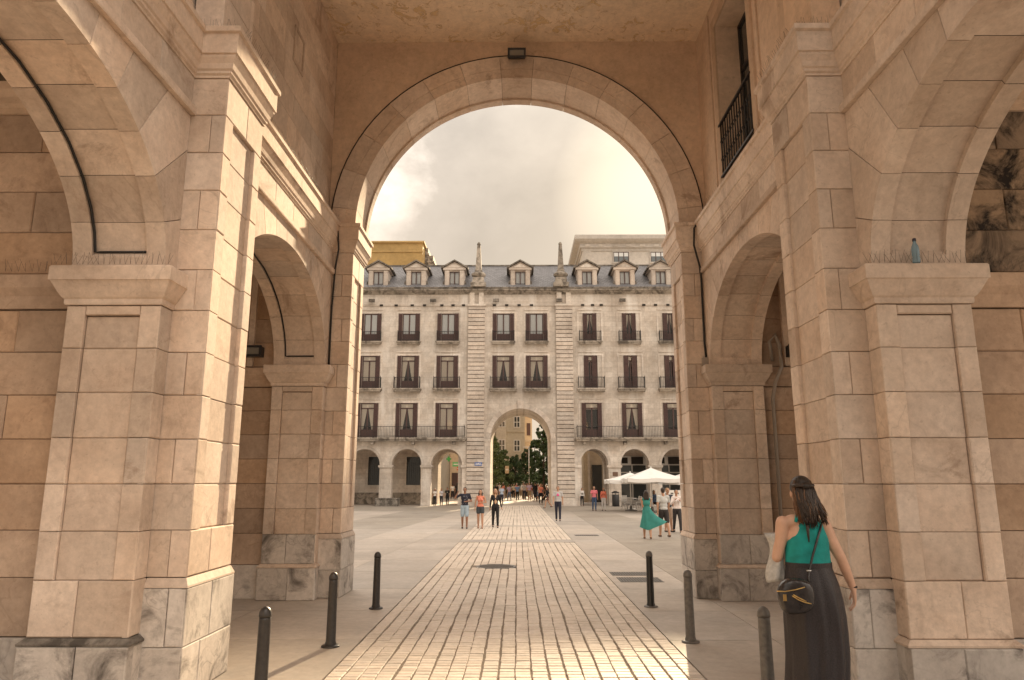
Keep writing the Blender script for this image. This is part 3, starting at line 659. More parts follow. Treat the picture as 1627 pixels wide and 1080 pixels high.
# ---------- lamps on the gateway
def floodlight(x, y, z, w, h, d, label, tilt=0, rz=0):
    r = tag(empty('floodlight', (x, y, z), rz), label, 'lamp')
    r.rotation_euler = (tilt, 0, rz)
    mb = MB(); t = .025
    mb.box(-w / 2, w / 2, 0, d, -h / 2, h / 2); body = mb.build('housing', 'iron', r)
    mb = MB(); mb.box(-w / 2 - .01, w / 2 + .01, -.02, 0, h / 2 - t, h / 2 + .01); mb.box(-w / 2 - .01, w / 2 + .01, -.02, 0, -h / 2 - .01, -h / 2 + t); mb.box(-w / 2 - .01, -w / 2 + t, -.02, 0, -h / 2 + t, h / 2 - t); mb.box(w / 2 - t, w / 2 + .01, -.02, 0, -h / 2 + t, h / 2 - t)
    mb.build('rim', 'iron', body)
    mb = MB(); mb.box(-w / 2 + t, w / 2 - t, -.008, -.002, -h / 2 + t, h / 2 - t); mb.build('lens', 'lamp_glass', body)
    mb = MB(); mb.box(-.02, .02, d, d + .12, -.02, .02); mb.build('bracket', 'iron', r)
    return r
floodlight(0, 11.40, 9.22, .30, .15, .10, 'small dark floodlight fixed at the crown of the great arch', R(12))
floodlight(-4.27, 11.25, 3.83, .30, .16, .16, 'boxy floodlight on the ledge seen through the left side arch')
floodlight(4.50, 11.25, 3.83, .30, .18, .16, 'boxy floodlight on the ledge seen through the right side arch')
mb = MB(); mb.box(3.03, 3.12, 11.50, 11.58, 3.63, 3.76); mb.lathe([(.03, 0), (.035, .05), (.012, .07)], (3.07, 11.52, 3.55), 8)
tag(mb.build('junction_box', 'conduit'), 'small grey junction box where the right cable meets the ledge', 'junction box')
# bottle left on the right ledge
b = tag(empty('bottle', (3.47, 5.97, ZI)), 'clear blue plastic water bottle left on the right ledge among the spikes', 'bottle')
mb = MB(); mb.lathe([(.026, 0), (.032, .006), (.032, .05), (.029, .06), (.032, .07), (.032, .125), (.029, .15), (.014, .185), (.013, .2)], n=14); mb.build('body', 'bottle_plastic', b)
mb = MB(); mb.lathe([(.016, .2), (.016, .222), (.012, .225)], n=12); mb.build('cap', 'bottle_cap', b)

# ================================================================== BOLLARDS
def bollard(x, y, mat, label):
    r = tag(empty('bollard', (x, y, 0)), label, 'bollard', 'bollards along the paved path')
    mb = MB(); mb.lathe([(.062, .0), (.062, .03), (.054, .06), (.047, .68), (.047, .70)], n=18); po = mb.build('post', mat, r)
    mb = MB(); mb.lathe([(.051, .70), (.051, .715), (.047, .74), (.034, .765), (.012, .778), (.002, .78)], n=18); mb.build('rounded_cap', mat if mat != 'bollard_half' else 'bollard_cap', r)
    mb = MB(); mb.lathe([(.10, 0), (.10, .012), (.088, .02), (.06, .022)], n=20); mb.build('foot_plate', mat, r)
    return r
bollard(-2.02, 6.02, 'bollard_dark', 'nearest black bollard on the left of the path')
bollard(-2.04, 8.27, 'bollard_dark', 'middle black bollard on the left of the path')
bollard(-2.01, 10.66, 'bollard_dark', 'farthest dark bollard on the left of the path')
bollard(1.97, 6.05, 'bollard_grey', 'nearest grey bollard on the right, beside the woman in the black skirt')
bollard(1.94, 8.52, 'bollard_grey', 'middle grey bollard on the right of the path')
x = bollard(1.92, 10.84, 'bollard_grey', 'farthest grey bollard on the right, with a black top')
x.children[1].data.materials[0] = M['bollard_cap']

# ================================================================== THINGS SET IN THE GROUND
mb = MB(); mb.lathe([(.44, -.012), (.44, .002), (.38, .003), (.379, -.004), (.0, -.004)], (-.45, 15.9, 0), 32)
mh = tag(mb.build('manhole_cover', 'grate_metal'), 'round iron manhole cover set in the brick path', 'manhole cover')
mb = MB()
for i in range(9):
    a = -.30 + i * .075; L_ = math.sqrt(max(.0, .36 ** 2 - a * a)); mb.box(-.45 - L_, -.45 + L_, 15.9 + a - .015, 15.9 + a + .015, -.006, .001)
mb.build('tread_rib', 'grate_metal', mh)
def grate(x, y, w, d, label, n):
    mb = MB(); mb.box(x - w / 2, x + w / 2, y - d / 2, y + d / 2, .0005, .002); o = tag(mb.build('drain_grate', 'iron'), label, 'drain grate', 'drain grates in the plaza')
    mb = MB()
    for i in range(n): q = x - w / 2 + w * (i + .5) / n; mb.box(q - w / n * .28, q + w / n * .28, y - d / 2 + .03, y + d / 2 - .03, .003, .007)
    for a in (y - d / 2, y + d / 2 - .03, y - .015): mb.box(x - w / 2, x + w / 2, a, a + .03, .0035, .008)
    mb.build('bars', 'grate_metal', o); return o
grate(2.25, 13.75, .78, .62, 'nearer of two rectangular drain grates right of the path', 16)
grate(2.22, 14.62, .78, .5, 'farther of two rectangular drain grates right of the path', 16)
grate(2.35, 25.1, .8, .5, 'far drain grate right of the path beyond the pair', 12)

# ================================================================== PLAZA BUILDING (opposite facade)
D = 57.0
fac = tag(empty('plaza_building', (0, 0, 0)), 'pale stone building across the plaza with arcade, balconies, slate roof and central archway', 'building')
AXC = .25
fx = lambda px: at_y(px, 600, D)[0]
WX = [-15.2, -11.98, -8.83, -5.65, -1.12, 1.58, 5.94, 9.15, 12.44, 15.6]
ROWS = [(5.30, 8.02), (9.19, 11.86), (13.06, 15.37)]
WW = 1.10
XL, XR, TOP = -19., 19., 17.0
# upper wall as cells round the window openings
xs = sorted([XL, XR] + [x + q * WW / 2 for x in WX for q in (-1, 1)] + [-2.15, 2.67])
zs = [4.95] + [z for r in ROWS for z in r] + [TOP]
mb = MB()
RB = (2.67 + 2.15) / 2; BS = 5.17
def in_win(xa, xb, za, zb):
    c = ((xa + xb) / 2, (za + zb) / 2)
    for x in WX:
        for ri, (r0, r1) in enumerate(ROWS):
            if ri == 0 and abs(x - AXC) < 2: continue
            if abs(c[0] - x) < WW / 2 and r0 < c[1] < r1: return True
    return False
for i in range(len(xs) - 1):
    for k in range(len(zs) - 1):
        xa, xb, za, zb = xs[i], xs[i + 1], zs[k], zs[k + 1]
        if in_win(xa, xb, za, zb): continue
        if -2.16 < (xa + xb) / 2 < 2.68 and zb <= 8.03: continue       # archway zone, closed below
        mb.box(xa, xb, D, D + .5, za, zb)
# arch zone between 8.02 and the archway curve
AX0 = (2.67 - 2.15) / 2
arcpt = lambda a, r: (AX0 - r * math.cos(a), BS + r * math.sin(a))
nn = 28
for i in range(nn):
    a0, a1 = math.pi * i / nn, math.pi * (i + 1) / nn
    p, q = arcpt(a0, RB), arcpt(a1, RB); mb.prism([p, q, (q[0], 8.02), (p[0], 8.02)], D, D + .5)
wall = mb.build('wall', 'facade_stone', fac)
# arcade
PIL = [(-17.8, -16.9), (-14.3, -13.3), (-10.84, -9.9), (-7.55, -6.80), (-4.35, -4.0), (4.56, 4.94), (7.16, 8.13), (10.37, 11.33), (13.6, 14.5), (16.7, 17.6)]
SP, CR = 3.13, 4.38
mb = MB()
for i in range(len(PIL) - 1):
    a, b = PIL[i][1], PIL[i + 1][0]
    if i == 4: continue
    c, r = (a + b) / 2, (b - a) / 2; n = 18
    for k in range(n):
        t0, t1 = math.pi * k / n, math.pi * (k + 1) / n
        p = (c - r * math.cos(t0), SP + (CR - SP) * math.sin(t0)); q = (c - r * math.cos(t1), SP + (CR - SP) * math.sin(t1))
        mb.prism([p, q, (q[0], 4.95), (p[0], 4.95)], D, D + .8)
        if k == n - 1:
            mb.box(PIL[i][0], a, D, D + .8, SP, 4.95)
            if i in (3, 8): mb.box(b, PIL[i + 1][1], D, D + .8, SP, 4.95)
    mb.build('arcade_bay', 'facade_stone', fac); mb = MB()
mb = MB(); mb.box(-4.0, -2.15, D, D + .8, SP, 4.95); mb.build('archway_shoulder', 'facade_stone', fac)
mb = MB(); mb.box(2.67, 4.56, D, D + .8, SP, 4.95); mb.build('archway_shoulder', 'facade_stone', fac)
for i, (a, b) in enumerate(PIL):
    mb = MB(); mb.box(a, b, D + .003, D + .8, 0, SP); mb.box(a + .14, b - .14, D - .03, D + .01, .35, SP - .35) if b - a > .5 else None
    pl = mb.build('pillar', 'facade_stone', fac)
    mb = MB(); mb.box(a - .10, b + .10 if i != 4 else b, D - .10, D + .9, SP - .16, SP - .02); mb.box(a - .06, b + .06 if i != 4 else b, D - .06, D + .86, SP - .24, SP - .16); mb.build('impost', 'facade_stone', pl)
# archivolts of the arcade
for i in range(len(PIL) - 1):
    if i == 4: continue
    a, b = PIL[i][1], PIL[i + 1][0]; c, r = (a + b) / 2, (b - a) / 2; mb = MB()
    for k in range(20):
        t0, t1 = math.pi * k / 20, math.pi * (k + 1) / 20
        P = [(c - q * math.cos(t), SP + (CR - SP) / r * q * math.sin(t)) for q, t in ((r, t0), (r, t1), (r + .22, t1), (r + .22, t0))]
        mb.prism(P, D - .035, D + .02)
    mb.build('archivolt', 'facade_stone', fac)
# portico inside: ceiling, back wall with gaps where the passages go through
mb = MB(); mb.box(XL, -2.5, D + .75, 64, 4.9, 5.2); mb.box(3.0, XR, D + .75, 64, 4.9, 5.2); mb.build('portico_ceiling', 'plaster', fac)
for e0, e1, a, b in ((XL, -6.7, -6.7, -4.7), (7.5, XR, 5.1, 7.5)):
    mb = MB(); mb.box(e0, e1, 61.2, 63.6, 0, 4.9)
    c, r = (a + b) / 2, (b - a) / 2
    for k in range(12):
        t0, t1 = math.pi * k / 12, math.pi * (k + 1) / 12
        mb.prism([(c - r * math.cos(t0), 3.3 + r * math.sin(t0)), (c - r * math.cos(t1), 3.3 + r * math.sin(t1)), (c - r * math.cos(t1), 4.9), (c - r * math.cos(t0), 4.9)], 61.2, 63.6)
    mb.build('portico_back_wall', 'facade_stone', fac)
# tunnel walls and vault of the central archway
mb = MB(); mb.box(-4.7, -2.15, D + .5, 63.5, 0, BS); mb.box(2.67, 5.1, D + .5, 63.5, 0, BS)
mb.box(-4.0, -2.15, D, D + .5, 0, SP); mb.box(2.67, 4.56, D, D + .5, 0, SP)
for i in range(nn):
    a0, a1 = math.pi * i / nn, math.pi * (i + 1) / nn
    mb.prism([arcpt(a0, RB), arcpt(a1, RB), arcpt(a1, RB + .5), arcpt(a0, RB + .5)], D + .5, 63.5)
mb.build('archway_vault', 'facade_stone', fac)
mb = MB(); mb.box(XL, -2.7, 63.0, 63.5, 4.9, TOP); mb.box(3.2, XR, 63.0, 63.5, 4.9, TOP); mb.box(-2.7, 3.2, 63, 63.5, 8.3, TOP); mb.build('rear_wall', 'plaster', fac)
# archway surround and imposts
NVB = 17
for i in range(NVB):
    a0, a1 = math.pi * i / NVB + .004, math.pi * (i + 1) / NVB - .004; mb = MB()
    A_ = [a0 + (a1 - a0) * j / 3 for j in range(4)]
    key = i == NVB // 2
    mb.prism([arcpt(a, RB - .01) for a in A_] + [arcpt(a, RB + (.62 if key else .36)) for a in A_[::-1]], D - (.12 if key else .06), D + .2)
    mb.build('voussoir', 'rustic_stone', wall)
for a, b in ((-2.63, -2.10), (2.62, 3.12)):
    mb = MB(); mb.box(a, b, D - .09, D + .3, BS - .22, BS - .01); mb.box(a + .03, b - .03, D - .04, D + .0, 0, BS - .22); mb.build('archway_jamb', 'facade_stone', wall)
# rusticated strips
blk = MB(); wst = 1.36; hst = .335
blk.add(*[(v, f) for v, f in [block_mesh(wst, hst - .05, .2, .02)]][0]); bo = blk.build('tmp', 'rustic_stone'); bme = bo.data; bpy.data.objects.remove(bo)
for x0 in (-4.0, 3.15):
    mb = MB(); mb.box(x0 + .02, x0 + wst - .02, D - .10, D + .05, 0, 16.2); strip = mb.build('rusticated_strip', 'sooty_trim', fac)
    z = .62; mb = MB(); mb.box(x0 - .05, x0 + wst + .05, D - .24, D, 0, .6); mb.build('plinth_block', 'facade_stone', strip)
    while z < 15.9:
        o = link('rustic_block', bme, None, strip); o.location = (x0, D - .17, z); z += hst
    mb = MB(); mb.box(x0 - .06, x0 + wst + .06, D - .26, D, 15.98, 16.15); mb.box(x0 + .1, x0 + .5, D - .2, D, 16.15, 17.2); mb.box(x0 + .86, x0 + 1.26, D - .2, D, 16.15, 17.2); mb.build('capital', 'facade_stone', strip)
# string, frieze lamps and eave
mb = MB(); sweep(mb, [(XL, D), (XR, D)][::-1], [(-.02, 16.0), (.04, 16.0), (.06, 16.08), (.06, 16.16), (-.02, 16.2)]); mb.build('string_course', 'facade_stone', fac)
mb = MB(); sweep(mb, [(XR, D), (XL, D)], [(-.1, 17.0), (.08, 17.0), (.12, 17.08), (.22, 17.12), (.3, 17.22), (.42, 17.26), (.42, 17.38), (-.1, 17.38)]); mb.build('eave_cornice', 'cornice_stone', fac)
mb = MB(); mb.box(XL, XR, D - .46, D + .3, 17.38, 17.52); mb.build('gutter', 'sooty_trim', fac)
mb = MB(); mb.add([(XL, D - .3, 17.5), (XR, D - .3, 17.5), (XR, D + 4.2, 20.75), (XL, D + 4.2, 20.75), (XR, D + 8.7, 17.3), (XL, D + 8.7, 17.3)], [(0, 1, 2, 3), (3, 2, 4, 5)])
mb.add([(XL, D - .3, 17.4), (XR, D - .3, 17.4), (XR, D + 8.7, 17.2), (XL, D + 8.7, 17.2)], [(3, 2, 1, 0)])
roof = mb.build('roof', 'slate', fac, fix=False)
mb = MB(); mb.box(XL, XR, D + 4.1, D + 4.3, 20.7, 20.82); mb.build('ridge', 'sooty_trim', roof)
for px in (602, 626, 652, 672, 700, 718, 735, 785, 805, 825, 845, 928, 944, 958, 1027, 1046, 1066):
    X = fx(px); mb = MB(); mb.box(X - .13, X + .13, D - .12, D + .02, 16.0, 16.14); mb.build('frieze_vent', 'room_dark', fac)
for px in (587, 686, 788, 890, 992):
    X = fx(px); r = empty('facade_floodlight', (X, D - .3, 16.42), 0, fac); mb = MB()
    mb.box(-.24, .24, -.1, .1, -.12, .12); mb.box(-.03, .03, .1, .3, -.03, .03); mb.build('housing', 'sooty_trim', r)
# obelisks
ob = None
for px in (759, 893):
    X = fx(px)
    if ob is None:
        mb = MB(); mb.lathe([(.62, 0), (.62, .35), (.5, .4), (.45, .8), (.4, .85)], square=True); mb.lathe([(.30, .85), (.55, 1.0), (.62, 1.15), (.5, 1.28), (.34, 1.36)], n=18); mb.lathe([(.30, 1.36), (.30, 1.5), (.25, 1.55), (.13, 3.7)], square=True); mb.lathe([(.13, 3.7), (.16, 3.78), (.12, 3.9), (.02, 4.0)], n=10)
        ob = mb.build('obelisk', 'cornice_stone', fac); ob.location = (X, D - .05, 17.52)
    else:
        o2 = ob.copy(); col.objects.link(o2); o2.location = (X, D - .05, 17.52)
# dormers
dm = None
for px in (594, 656, 719, 827, 936.7, 998.7, 1057.7, 1119, 1181):
    X = fx(px)
    if dm is None:
        dm = empty('dormer', (X, D + .25, 17.5), 0, fac)
        mb = MB(); w2 = .82
        mb.box(-w2, -.42, 0, 2.6, 0, 1.75); mb.box(.42, w2, 0, 2.6, 0, 1.75); mb.box(-.42, .42, 0, 2.6, 0, .38); mb.box(-.42, .42, .06, 2.6, 1.55, 1.75)
        for q in (-1, 1): mb.box(q * .62 - .14, q * .62 + .14, -.06, 0, .15, 1.6); mb.box(q * .62 - .17, q * .62 + .17, -.08, 0, 1.48, 1.6)
        mb.box(-1.2, 1.2, -.1, .6, 0, .12); mb.box(-.95, .95, -.12, 2.4, 1.66, 1.84)
        mb.prism([(-.95, 1.84), (.95, 1.84), (0, 2.38)], -.02, 2.4)
        mb.build('dormer_wall', 'rustic_stone', dm)
        mb = MB()
        for q in (-1, 1): mb.prism([(q * 1.12, 1.76), (0, 2.42), (0, 2.54), (q * 1.14, 1.88)], -.22, 2.6)
        mb.build('dormer_roof', 'sooty_trim', dm)
        mb = MB(); mb.prism([(-.6, 1.90), (.6, 1.90), (0, 2.24)], -.05, -.02); mb.build('tympanum', 'facade_stone', dm)
        mb = MB()
        for q in (-1, 1):
            mb.prism([(q * .8, .1), (q * 1.35, .1), (q * 1.2, .3), (q * 1.0, .42), (q * .95, .7), (q * .8, .8)], .1, .45)
        mb.build('scroll', 'sooty_trim', dm)
        mb = MB()
        for a, b, z0, z1 in ((-.42, -.36, .38, 1.55), (.36, .42, .38, 1.55), (-.04, .04, .38, 1.55), (-.36, .36, 1.49, 1.55), (-.36, .36, .38, .44)): mb.box(a, b, .08, .16, z0, z1)
        wf = mb.build('dormer_window', 'frame_brown', dm)
        mb = MB(); mb.box(-.36, .36, .12, .13, .44, 1.49); mb.build('pane', 'pane_glass', wf)
        mb = MB(); mb.box(-.4, .4, .25, .27, .4, 1.55); mb.build('blind', 'net_curtain', wf)
    else:
        c = copy_tree(dm, fac); c.location = (X, D + .25, 17.5)
# windows
rw = random.Random(21)
def facade_window(x, z0, z1, ri, ci):
    h = z1 - z0; hw = WW / 2; yy = D + .05
    right = ci >= 6
    mb = MB()
    for a, b, c, d in ((-hw, -hw + .07, 0, h), (hw - .07, hw, 0, h), (-.05, .05, 0, h - (.42 if ri < 2 else 0)), (-hw, hw, h - .07, h), (-hw, hw, 0, .07)): mb.box(x + a, x + b, yy, yy + .07, z0 + c, z0 + d)
    if ri < 2: mb.box(x - hw, x + hw, yy, yy + .07, z0 + h - .46, z0 + h - .38)
    mb.box(x - hw + .07, x + hw - .07, yy + .01, yy + .05, z0 + .07, z0 + .62)
    f = mb.build('window', 'frame_brown', fac)
    for a, b in ((-hw + .07, -.05), (.05, hw - .07)):
        mb = MB(); mb.box(x + a, x + b, yy + .03, yy + .04, z0 + .62, z0 + h - .07); mb.build('pane', 'pane_glass', f)
    mb = MB(); mb.box(x - hw - .1, x + hw + .1, D + 1.0, D + 1.05, z0 - .1, z1 + .1); mb.box(x - hw - .1, x - hw - .05, D + .45, D + 1, z0 - .1, z1 + .1); mb.box(x + hw + .05, x + hw + .1, D + .45, D + 1, z0 - .1, z1 + .1); mb.build('room_shade', 'room_dark', f)
    # curtains
    mb = MB(); yc = D + .12; style = rw.random()
    if ri == 2 and not right: mb.box(x - hw, x + hw, yc, yc + .01, z0, z1); cm = 'net_curtain'
    else:
        cm = 'curtain'; 
        if not right or style > .45:
            mb.box(x - hw, x + hw, yc, yc + .01, z1 - .45, z1)
            for q in (-1, 1):
                n = 8
                for i in range(n):
                    za, zb = z0 + (h - .45) * i / n, z0 + (h - .45) * (i + 1) / n
                    wa = .12 + .42 * abs((i) / n - .12) ** .8; wb = .12 + .42 * abs((i + 1) / n - .12) ** .8
                    wa, wb = min(wa, hw), min(wb, hw)
                    if style < .25: wa = wb = hw * .97
                    mb.prism([(x + q * hw, za), (x + q * (hw - wa), za), (x + q * (hw - wb), zb), (x + q * hw, zb)], yc + .02, yc + .03)
        else: mb.box(x - hw, x + hw, yc, yc + .01, z1 - .5, z1)
    mb.build('curtain', cm, f)
    # shutters folded back against the wall, or half closed on the right side
    for q in (-1, 1):
        wsh = .30; xo = hw + wsh / 2 + .01; y0 = D - .10
        if right and ri == 2: wsh = .34; xo = (hw - wsh / 2 - .02) if (q > 0 or ci == 8) else hw - .15
        elif right and ri == 1: wsh = .36; xo = hw - wsh / 2 - .02 if (q < 0) else hw - wsh * .75
        elif right: wsh = .34; xo = hw + .08
        mb = MB(); xa = x + q * xo
        mb.box(xa - wsh / 2, xa + wsh / 2, y0 + .02, y0 + .06, z0 + .02, z1 - .02)
        for e in (-1, 1): mb.box(xa + e * (wsh / 2 - .035) - .03, xa + e * (wsh / 2 - .035) + .03, y0, y0 + .08, z0 + .0, z1)
        n = int(h / .075)
        for i in range(n):
            zz = z0 + .05 + (h - .1) * i / n; mb.box(xa - wsh / 2 + .05, xa + wsh / 2 - .05, y0 + .005, y0 + .03, zz, zz + .045)
        mb.build('shutter', 'shutter_brown', f)
    mb = MB()
    for a, b, c, d in ((-hw - .5, -hw - .36, 0, h + .14), (hw + .36, hw + .5, 0, h + .14), (-hw - .36, hw + .36, h + .02, h + .14)): mb.box(x + a, x + b, D - .035, D, z0 + c, z0 + d)
    mb.box(x - hw - .42, x + hw + .42, D - .06, D, z0 + h + .28, z0 + h + .36); mb.build('window_surround', 'facade_stone', f)
    return f
def railing(mb, x0, x1, y0, zb, hh, step=.12, sides=True):
    n = max(2, int((x1 - x0) / step))
    for i in range(n + 1):
        x = x0 + (x1 - x0) * i / n; mb.box(x - .011, x + .011, y0 - .011, y0 + .011, zb, zb + hh)
    mb.box(x0 - .02, x1 + .02, y0 - .025, y0 + .025, zb + hh, zb + hh + .035); mb.box(x0 - .02, x1 + .02, y0 - .02, y0 + .02, zb + .08, zb + .105)
    if sides:
        for x in (x0, x1):
            mb.box(x - .02, x + .02, y0 + .025, D, zb + hh, zb + hh + .035); mb.box(x - .02, x + .02, y0 - .02, y0 + .02, zb, zb + hh + .12)
            for k in range(3): mb.box(x - .01, x + .01, y0 + .12 * (k + 1), y0 + .12 * (k + 1) + .02, zb, zb + hh)
for ci, x in enumerate(WX):
    for ri, (z0, z1) in enumerate(ROWS):
        if ri == 0 and ci in (4, 5): continue
        facade_window(x, z0, z1, ri, ci)
        if ri:
            hw = 1.08 if ri == 1 else .92; dp = .55 if ri == 1 else .34
            mb = MB(); sweep(mb, [(x + hw, D), (x + hw, D - dp), (x - hw, D - dp), (x - hw, D)], [(-.06, z0 - .28), (-.02, z0 - .28), (.0, z0 - .18), (.05, z0 - .13), (.05, z0 - .03), (-.06, z0 - .03)]); mb.box(x - hw, x + hw, D - dp, D, z0 - .2, z0 - .032)
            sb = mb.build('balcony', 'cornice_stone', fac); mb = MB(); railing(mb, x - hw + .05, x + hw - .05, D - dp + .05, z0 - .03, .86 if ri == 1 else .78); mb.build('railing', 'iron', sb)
for x0, x1 in ((XL, -4.12), (4.66, XR)):
    mb = MB(); sweep(mb, [(x1, D), (x1, D - .65), (x0, D - .65), (x0, D)], [(-.1, 4.96), (.0, 4.96), (.02, 5.04), (.08, 5.12), (.08, 5.26), (-.1, 5.26)]); mb.box(x0, x1, D - .65, D, 5.02, 5.255)
    for k in range(int((x1 - x0) / 3.2) + 1): q = x1 - .9 - 3.2 * k; mb.box(q - .12, q + .12, D - .5, D, 4.72, 4.97)
    sb = mb.build('long_balcony', 'cornice_stone', fac); mb = MB(); railing(mb, x0 + .05, x1 - .05, D - .62, 5.26, .84); mb.build('railing', 'iron', sb)
# barred windows in the portico, shop fronts on the right
for (pa, pb) in ((586, 604), (646.6, 667.6), (525, 545)):
    xa, zt = at_y(pa, 725.7, 61.2); xb, zb = at_y(pb, 770.5, 61.2)
    mb = MB()
    for a, b, c, d in ((xa - .2, xa, zb - .2, zt + .2), (xb, xb + .2, zb - .2, zt + .2), (xa, xb, zt, zt + .2), (xa, xb, zb - .2, zb)): mb.box(a, b, 61.12, 61.2, c, d)
    f = mb.build('barred_window', 'facade_stone', fac)
    mb = MB(); mb.box(xa, xb, 61.17, 61.19, zb, zt); mb.build('pane', 'shop_glass', f)
    mb = MB(); n = 7
    for i in range(n): q = xa + (xb - xa) * (i + .5) / n; mb.box(q - .015, q + .015, 61.10, 61.13, zb, zt)
    for q in (.25, .5, .75): mb.box(xa, xb, 61.09, 61.14, zb + (zt - zb) * q, zb + (zt - zb) * q + .03)
    mb.build('bars', 'iron', f)
mb = MB(); mb.box(XL, -6.9, 61.1, 61.2, 0, .95); mb.build('dado', 'cornice_stone', fac)
for xa, xb in ((8.4, 10.9), (11.5, 14.0)):
    mb = MB()
    for a, b, c, d in ((xa, xb, 3.2, 4.0), (xa, xb, 2.55, 2.65), (xa, xa + .1, 0, 3.2), (xb - .1, xb, 0, 3.2), ((xa + xb) / 2 - .05, (xa + xb) / 2 + .05, 0, 3.2), (xa, xb, 0, .35)): mb.box(a, b, 61.05, 61.2, c, d)
    f = mb.build('shop_front', 'chair_metal', fac)
    mb = MB(); mb.box(xa + .1, xb - .1, 61.12, 61.18, .35, 3.2); mb.build('pane', 'shop_glass', f)
    mb = MB(); mb.box(xa + .4, xa + .9, 61.02, 61.05, 3.35, 3.85); mb.box(xa + 1.2, xb - .3, 61.02, 61.05, 3.3, 3.9); mb.build('shop_sign_board', 'room_dark', f)
mb = MB(); x, z = at_y(760, 737.5, D - .19); 
mb.box(x - .29, x + .29, D - .20, D - .175, z - .11, z + .15); sg = tag(mb.build('street_name_sign', 'blue_sign'), 'small blue street name sign with pale lettering on the rusticated strip', 'street sign')
mb = MB(); mb.prism([(x - .26 + .012, z), (x + .25, z), (x + .2, z + .06), (x + .08, z + .05), (x, z + .09), (x - .1, z + .05), (x - .2, z + .07)], D - .203, D - .199) 
rr = random.Random(8); q = x - .24
while q < x + .22:
    a = rr.uniform(.025, .05); mb.box(q, q + a, D - .204, D - .199, z - .06, z - .015); q += a + .02
mb.build('lettering', 'sign_white', sg)
mb = MB(); x, z = at_y(977.5, 753, D); mb.box(x - .2, x + .2, D - .06, D - .03, z - .16, z + .16); tag(mb.build('plaque', 'bronze_plaque'), 'dark bronze plaque on the pillar above the litter bin', 'plaque')

# ================================================================== BUILDINGS BEHIND
def windows_on(parent, y, cols, rows, w, h, mat_frame='pale_render', curtain='net_curtain'):
    for x in cols:
        for z in rows:
            mb = MB()
            for a, b, c, d in ((-w / 2 - .12, -w / 2, -.12, h + .12), (w / 2, w / 2 + .12, -.12, h + .12), (-w / 2, w / 2, h, h + .12), (-w / 2 - .2, w / 2 + .2, -.2, -.12)): mb.box(x + a, x + b, y - .09, y + .02, z + c, z + d)
            f = mb.build('window', mat_frame, parent)
            mb = MB(); mb.box(x - w / 2, x + w / 2, y - .02, y - .01, z, z + h); mb.build('pane', 'sky_glass', f)
            mb = MB()
            for a in ([-w / 2 + .03, 0, w / 2 - .03] if w < 1.6 else [-w / 2 + .03, -w / 6, w / 6, w / 2 - .03]): mb.box(x + a - .04, x + a + .04, y - .06, y - .03, z, z + h)
            mb.box(x - w / 2, x + w / 2, y - .062, y - .03, z + h - .07, z + h); mb.build('sash', 'frame_brown', f)
            mb = MB(); mb.box(x - w / 2 + .06, x + w / 2 - .06, y - .028, y - .024, z + h * .55, z + h * .96); mb.build('blind', curtain, f)
def box_building(name, label, x0, x1, y0, y1, h, mat):
    mb = MB(); mb.box(x0, x1, y0, y1, 0, h); r = empty(name, ((x0 + x1) / 2, y0, 0)); tag(r, label, 'building')
    mb.v = [(a - r.location.x, b - r.location.y, c) for a, b, c in mb.v]; w_ = mb.build('walls', mat, r); return r
Y1 = 82.
xa, za = at_y(540, 386, Y1); xb, _ = at_y(672, 386, Y1)
yb = box_building('yellow_building', 'mustard yellow building rising behind the slate roof on the left', xa, xb, Y1, Y1 + 14, za, 'yellow_render')
cx_ = (xa + xb) / 2; wd_ = (xb - xa) / 2
mb = MB(); mb.box(-wd_ - .05, wd_ + .12, -.12, 0, za - 1.15, za - 1.02); mb.box(-wd_ - .12, wd_ + .2, -.25, 14.2, za, za + .18); mb.build('coping', 'yellow_render', yb)
for k, (pxa, pxb, pt) in enumerate(((672, 682, 398), (682, 690, 410))):
    a, z = at_y(pxa, pt, Y1 + 3); b_, _ = at_y(pxb, pt, Y1 + 3); mb = MB(); mb.box(a - cx_, b_ - cx_, 2, 8, z - 6, z); mb.box(a - cx_ - .08, b_ - cx_ + .15, 1.9, 8.1, z - .9, z - .7); mb.build('roof_turret', 'cornice_stone', yb)
Y2 = 78.
xa, za = at_y(925, 383, Y2); xb = at_y(1180, 383, Y2)[0]
hb = box_building('pale_hotel', 'tall pale building with a heavy flat cornice behind the roof on the right', xa, xb, Y2, Y2 + 22, za, 'pale_render')
cx_ = (xa + xb) / 2; wd_ = (xb - xa) / 2; zt = at_y(960, 372, Y2 - 1)[1]
mb = MB(); sweep(mb, [(wd_, 22), (wd_, 0), (-wd_, 0), (-wd_, 22)], [(-.2, za - 1.2), (.1, za - 1.2), (.12, za - .9), (.3, za - .85), (.3, za - .4), (.7, za - .2), (.9, za), (.9, zt), (-.2, zt)]); mb.build('roof_cornice', 'pale_render', hb)
r2 = random.Random(4)
for k in range(12): q = -wd_ + .6 + k * (2 * wd_ - 1.2) / 11; mb = MB(); mb.box(q - .3, q + .3, -.36, -.1, za - .75, za - .45); mb.build('cornice_vent', 'sooty_trim' if r2.random() > .45 else 'pale_render', hb)
mb = MB(); mb.box(-wd_ + .1, -wd_ + 1.0, -.08, 0, 0, za - 1.2); mb.build('corner_strip', 'pale_render', hb)
zw = at_y(985, 415, Y2)[1]
cols = [at_y(p, 410, Y2)[0] - cx_ for p in (987, 1046, 1105, 1160)]
windows_on(hb, 0, cols, [zw - .05, zw - 3.4, zw - 6.8], 1.75, 1.15)
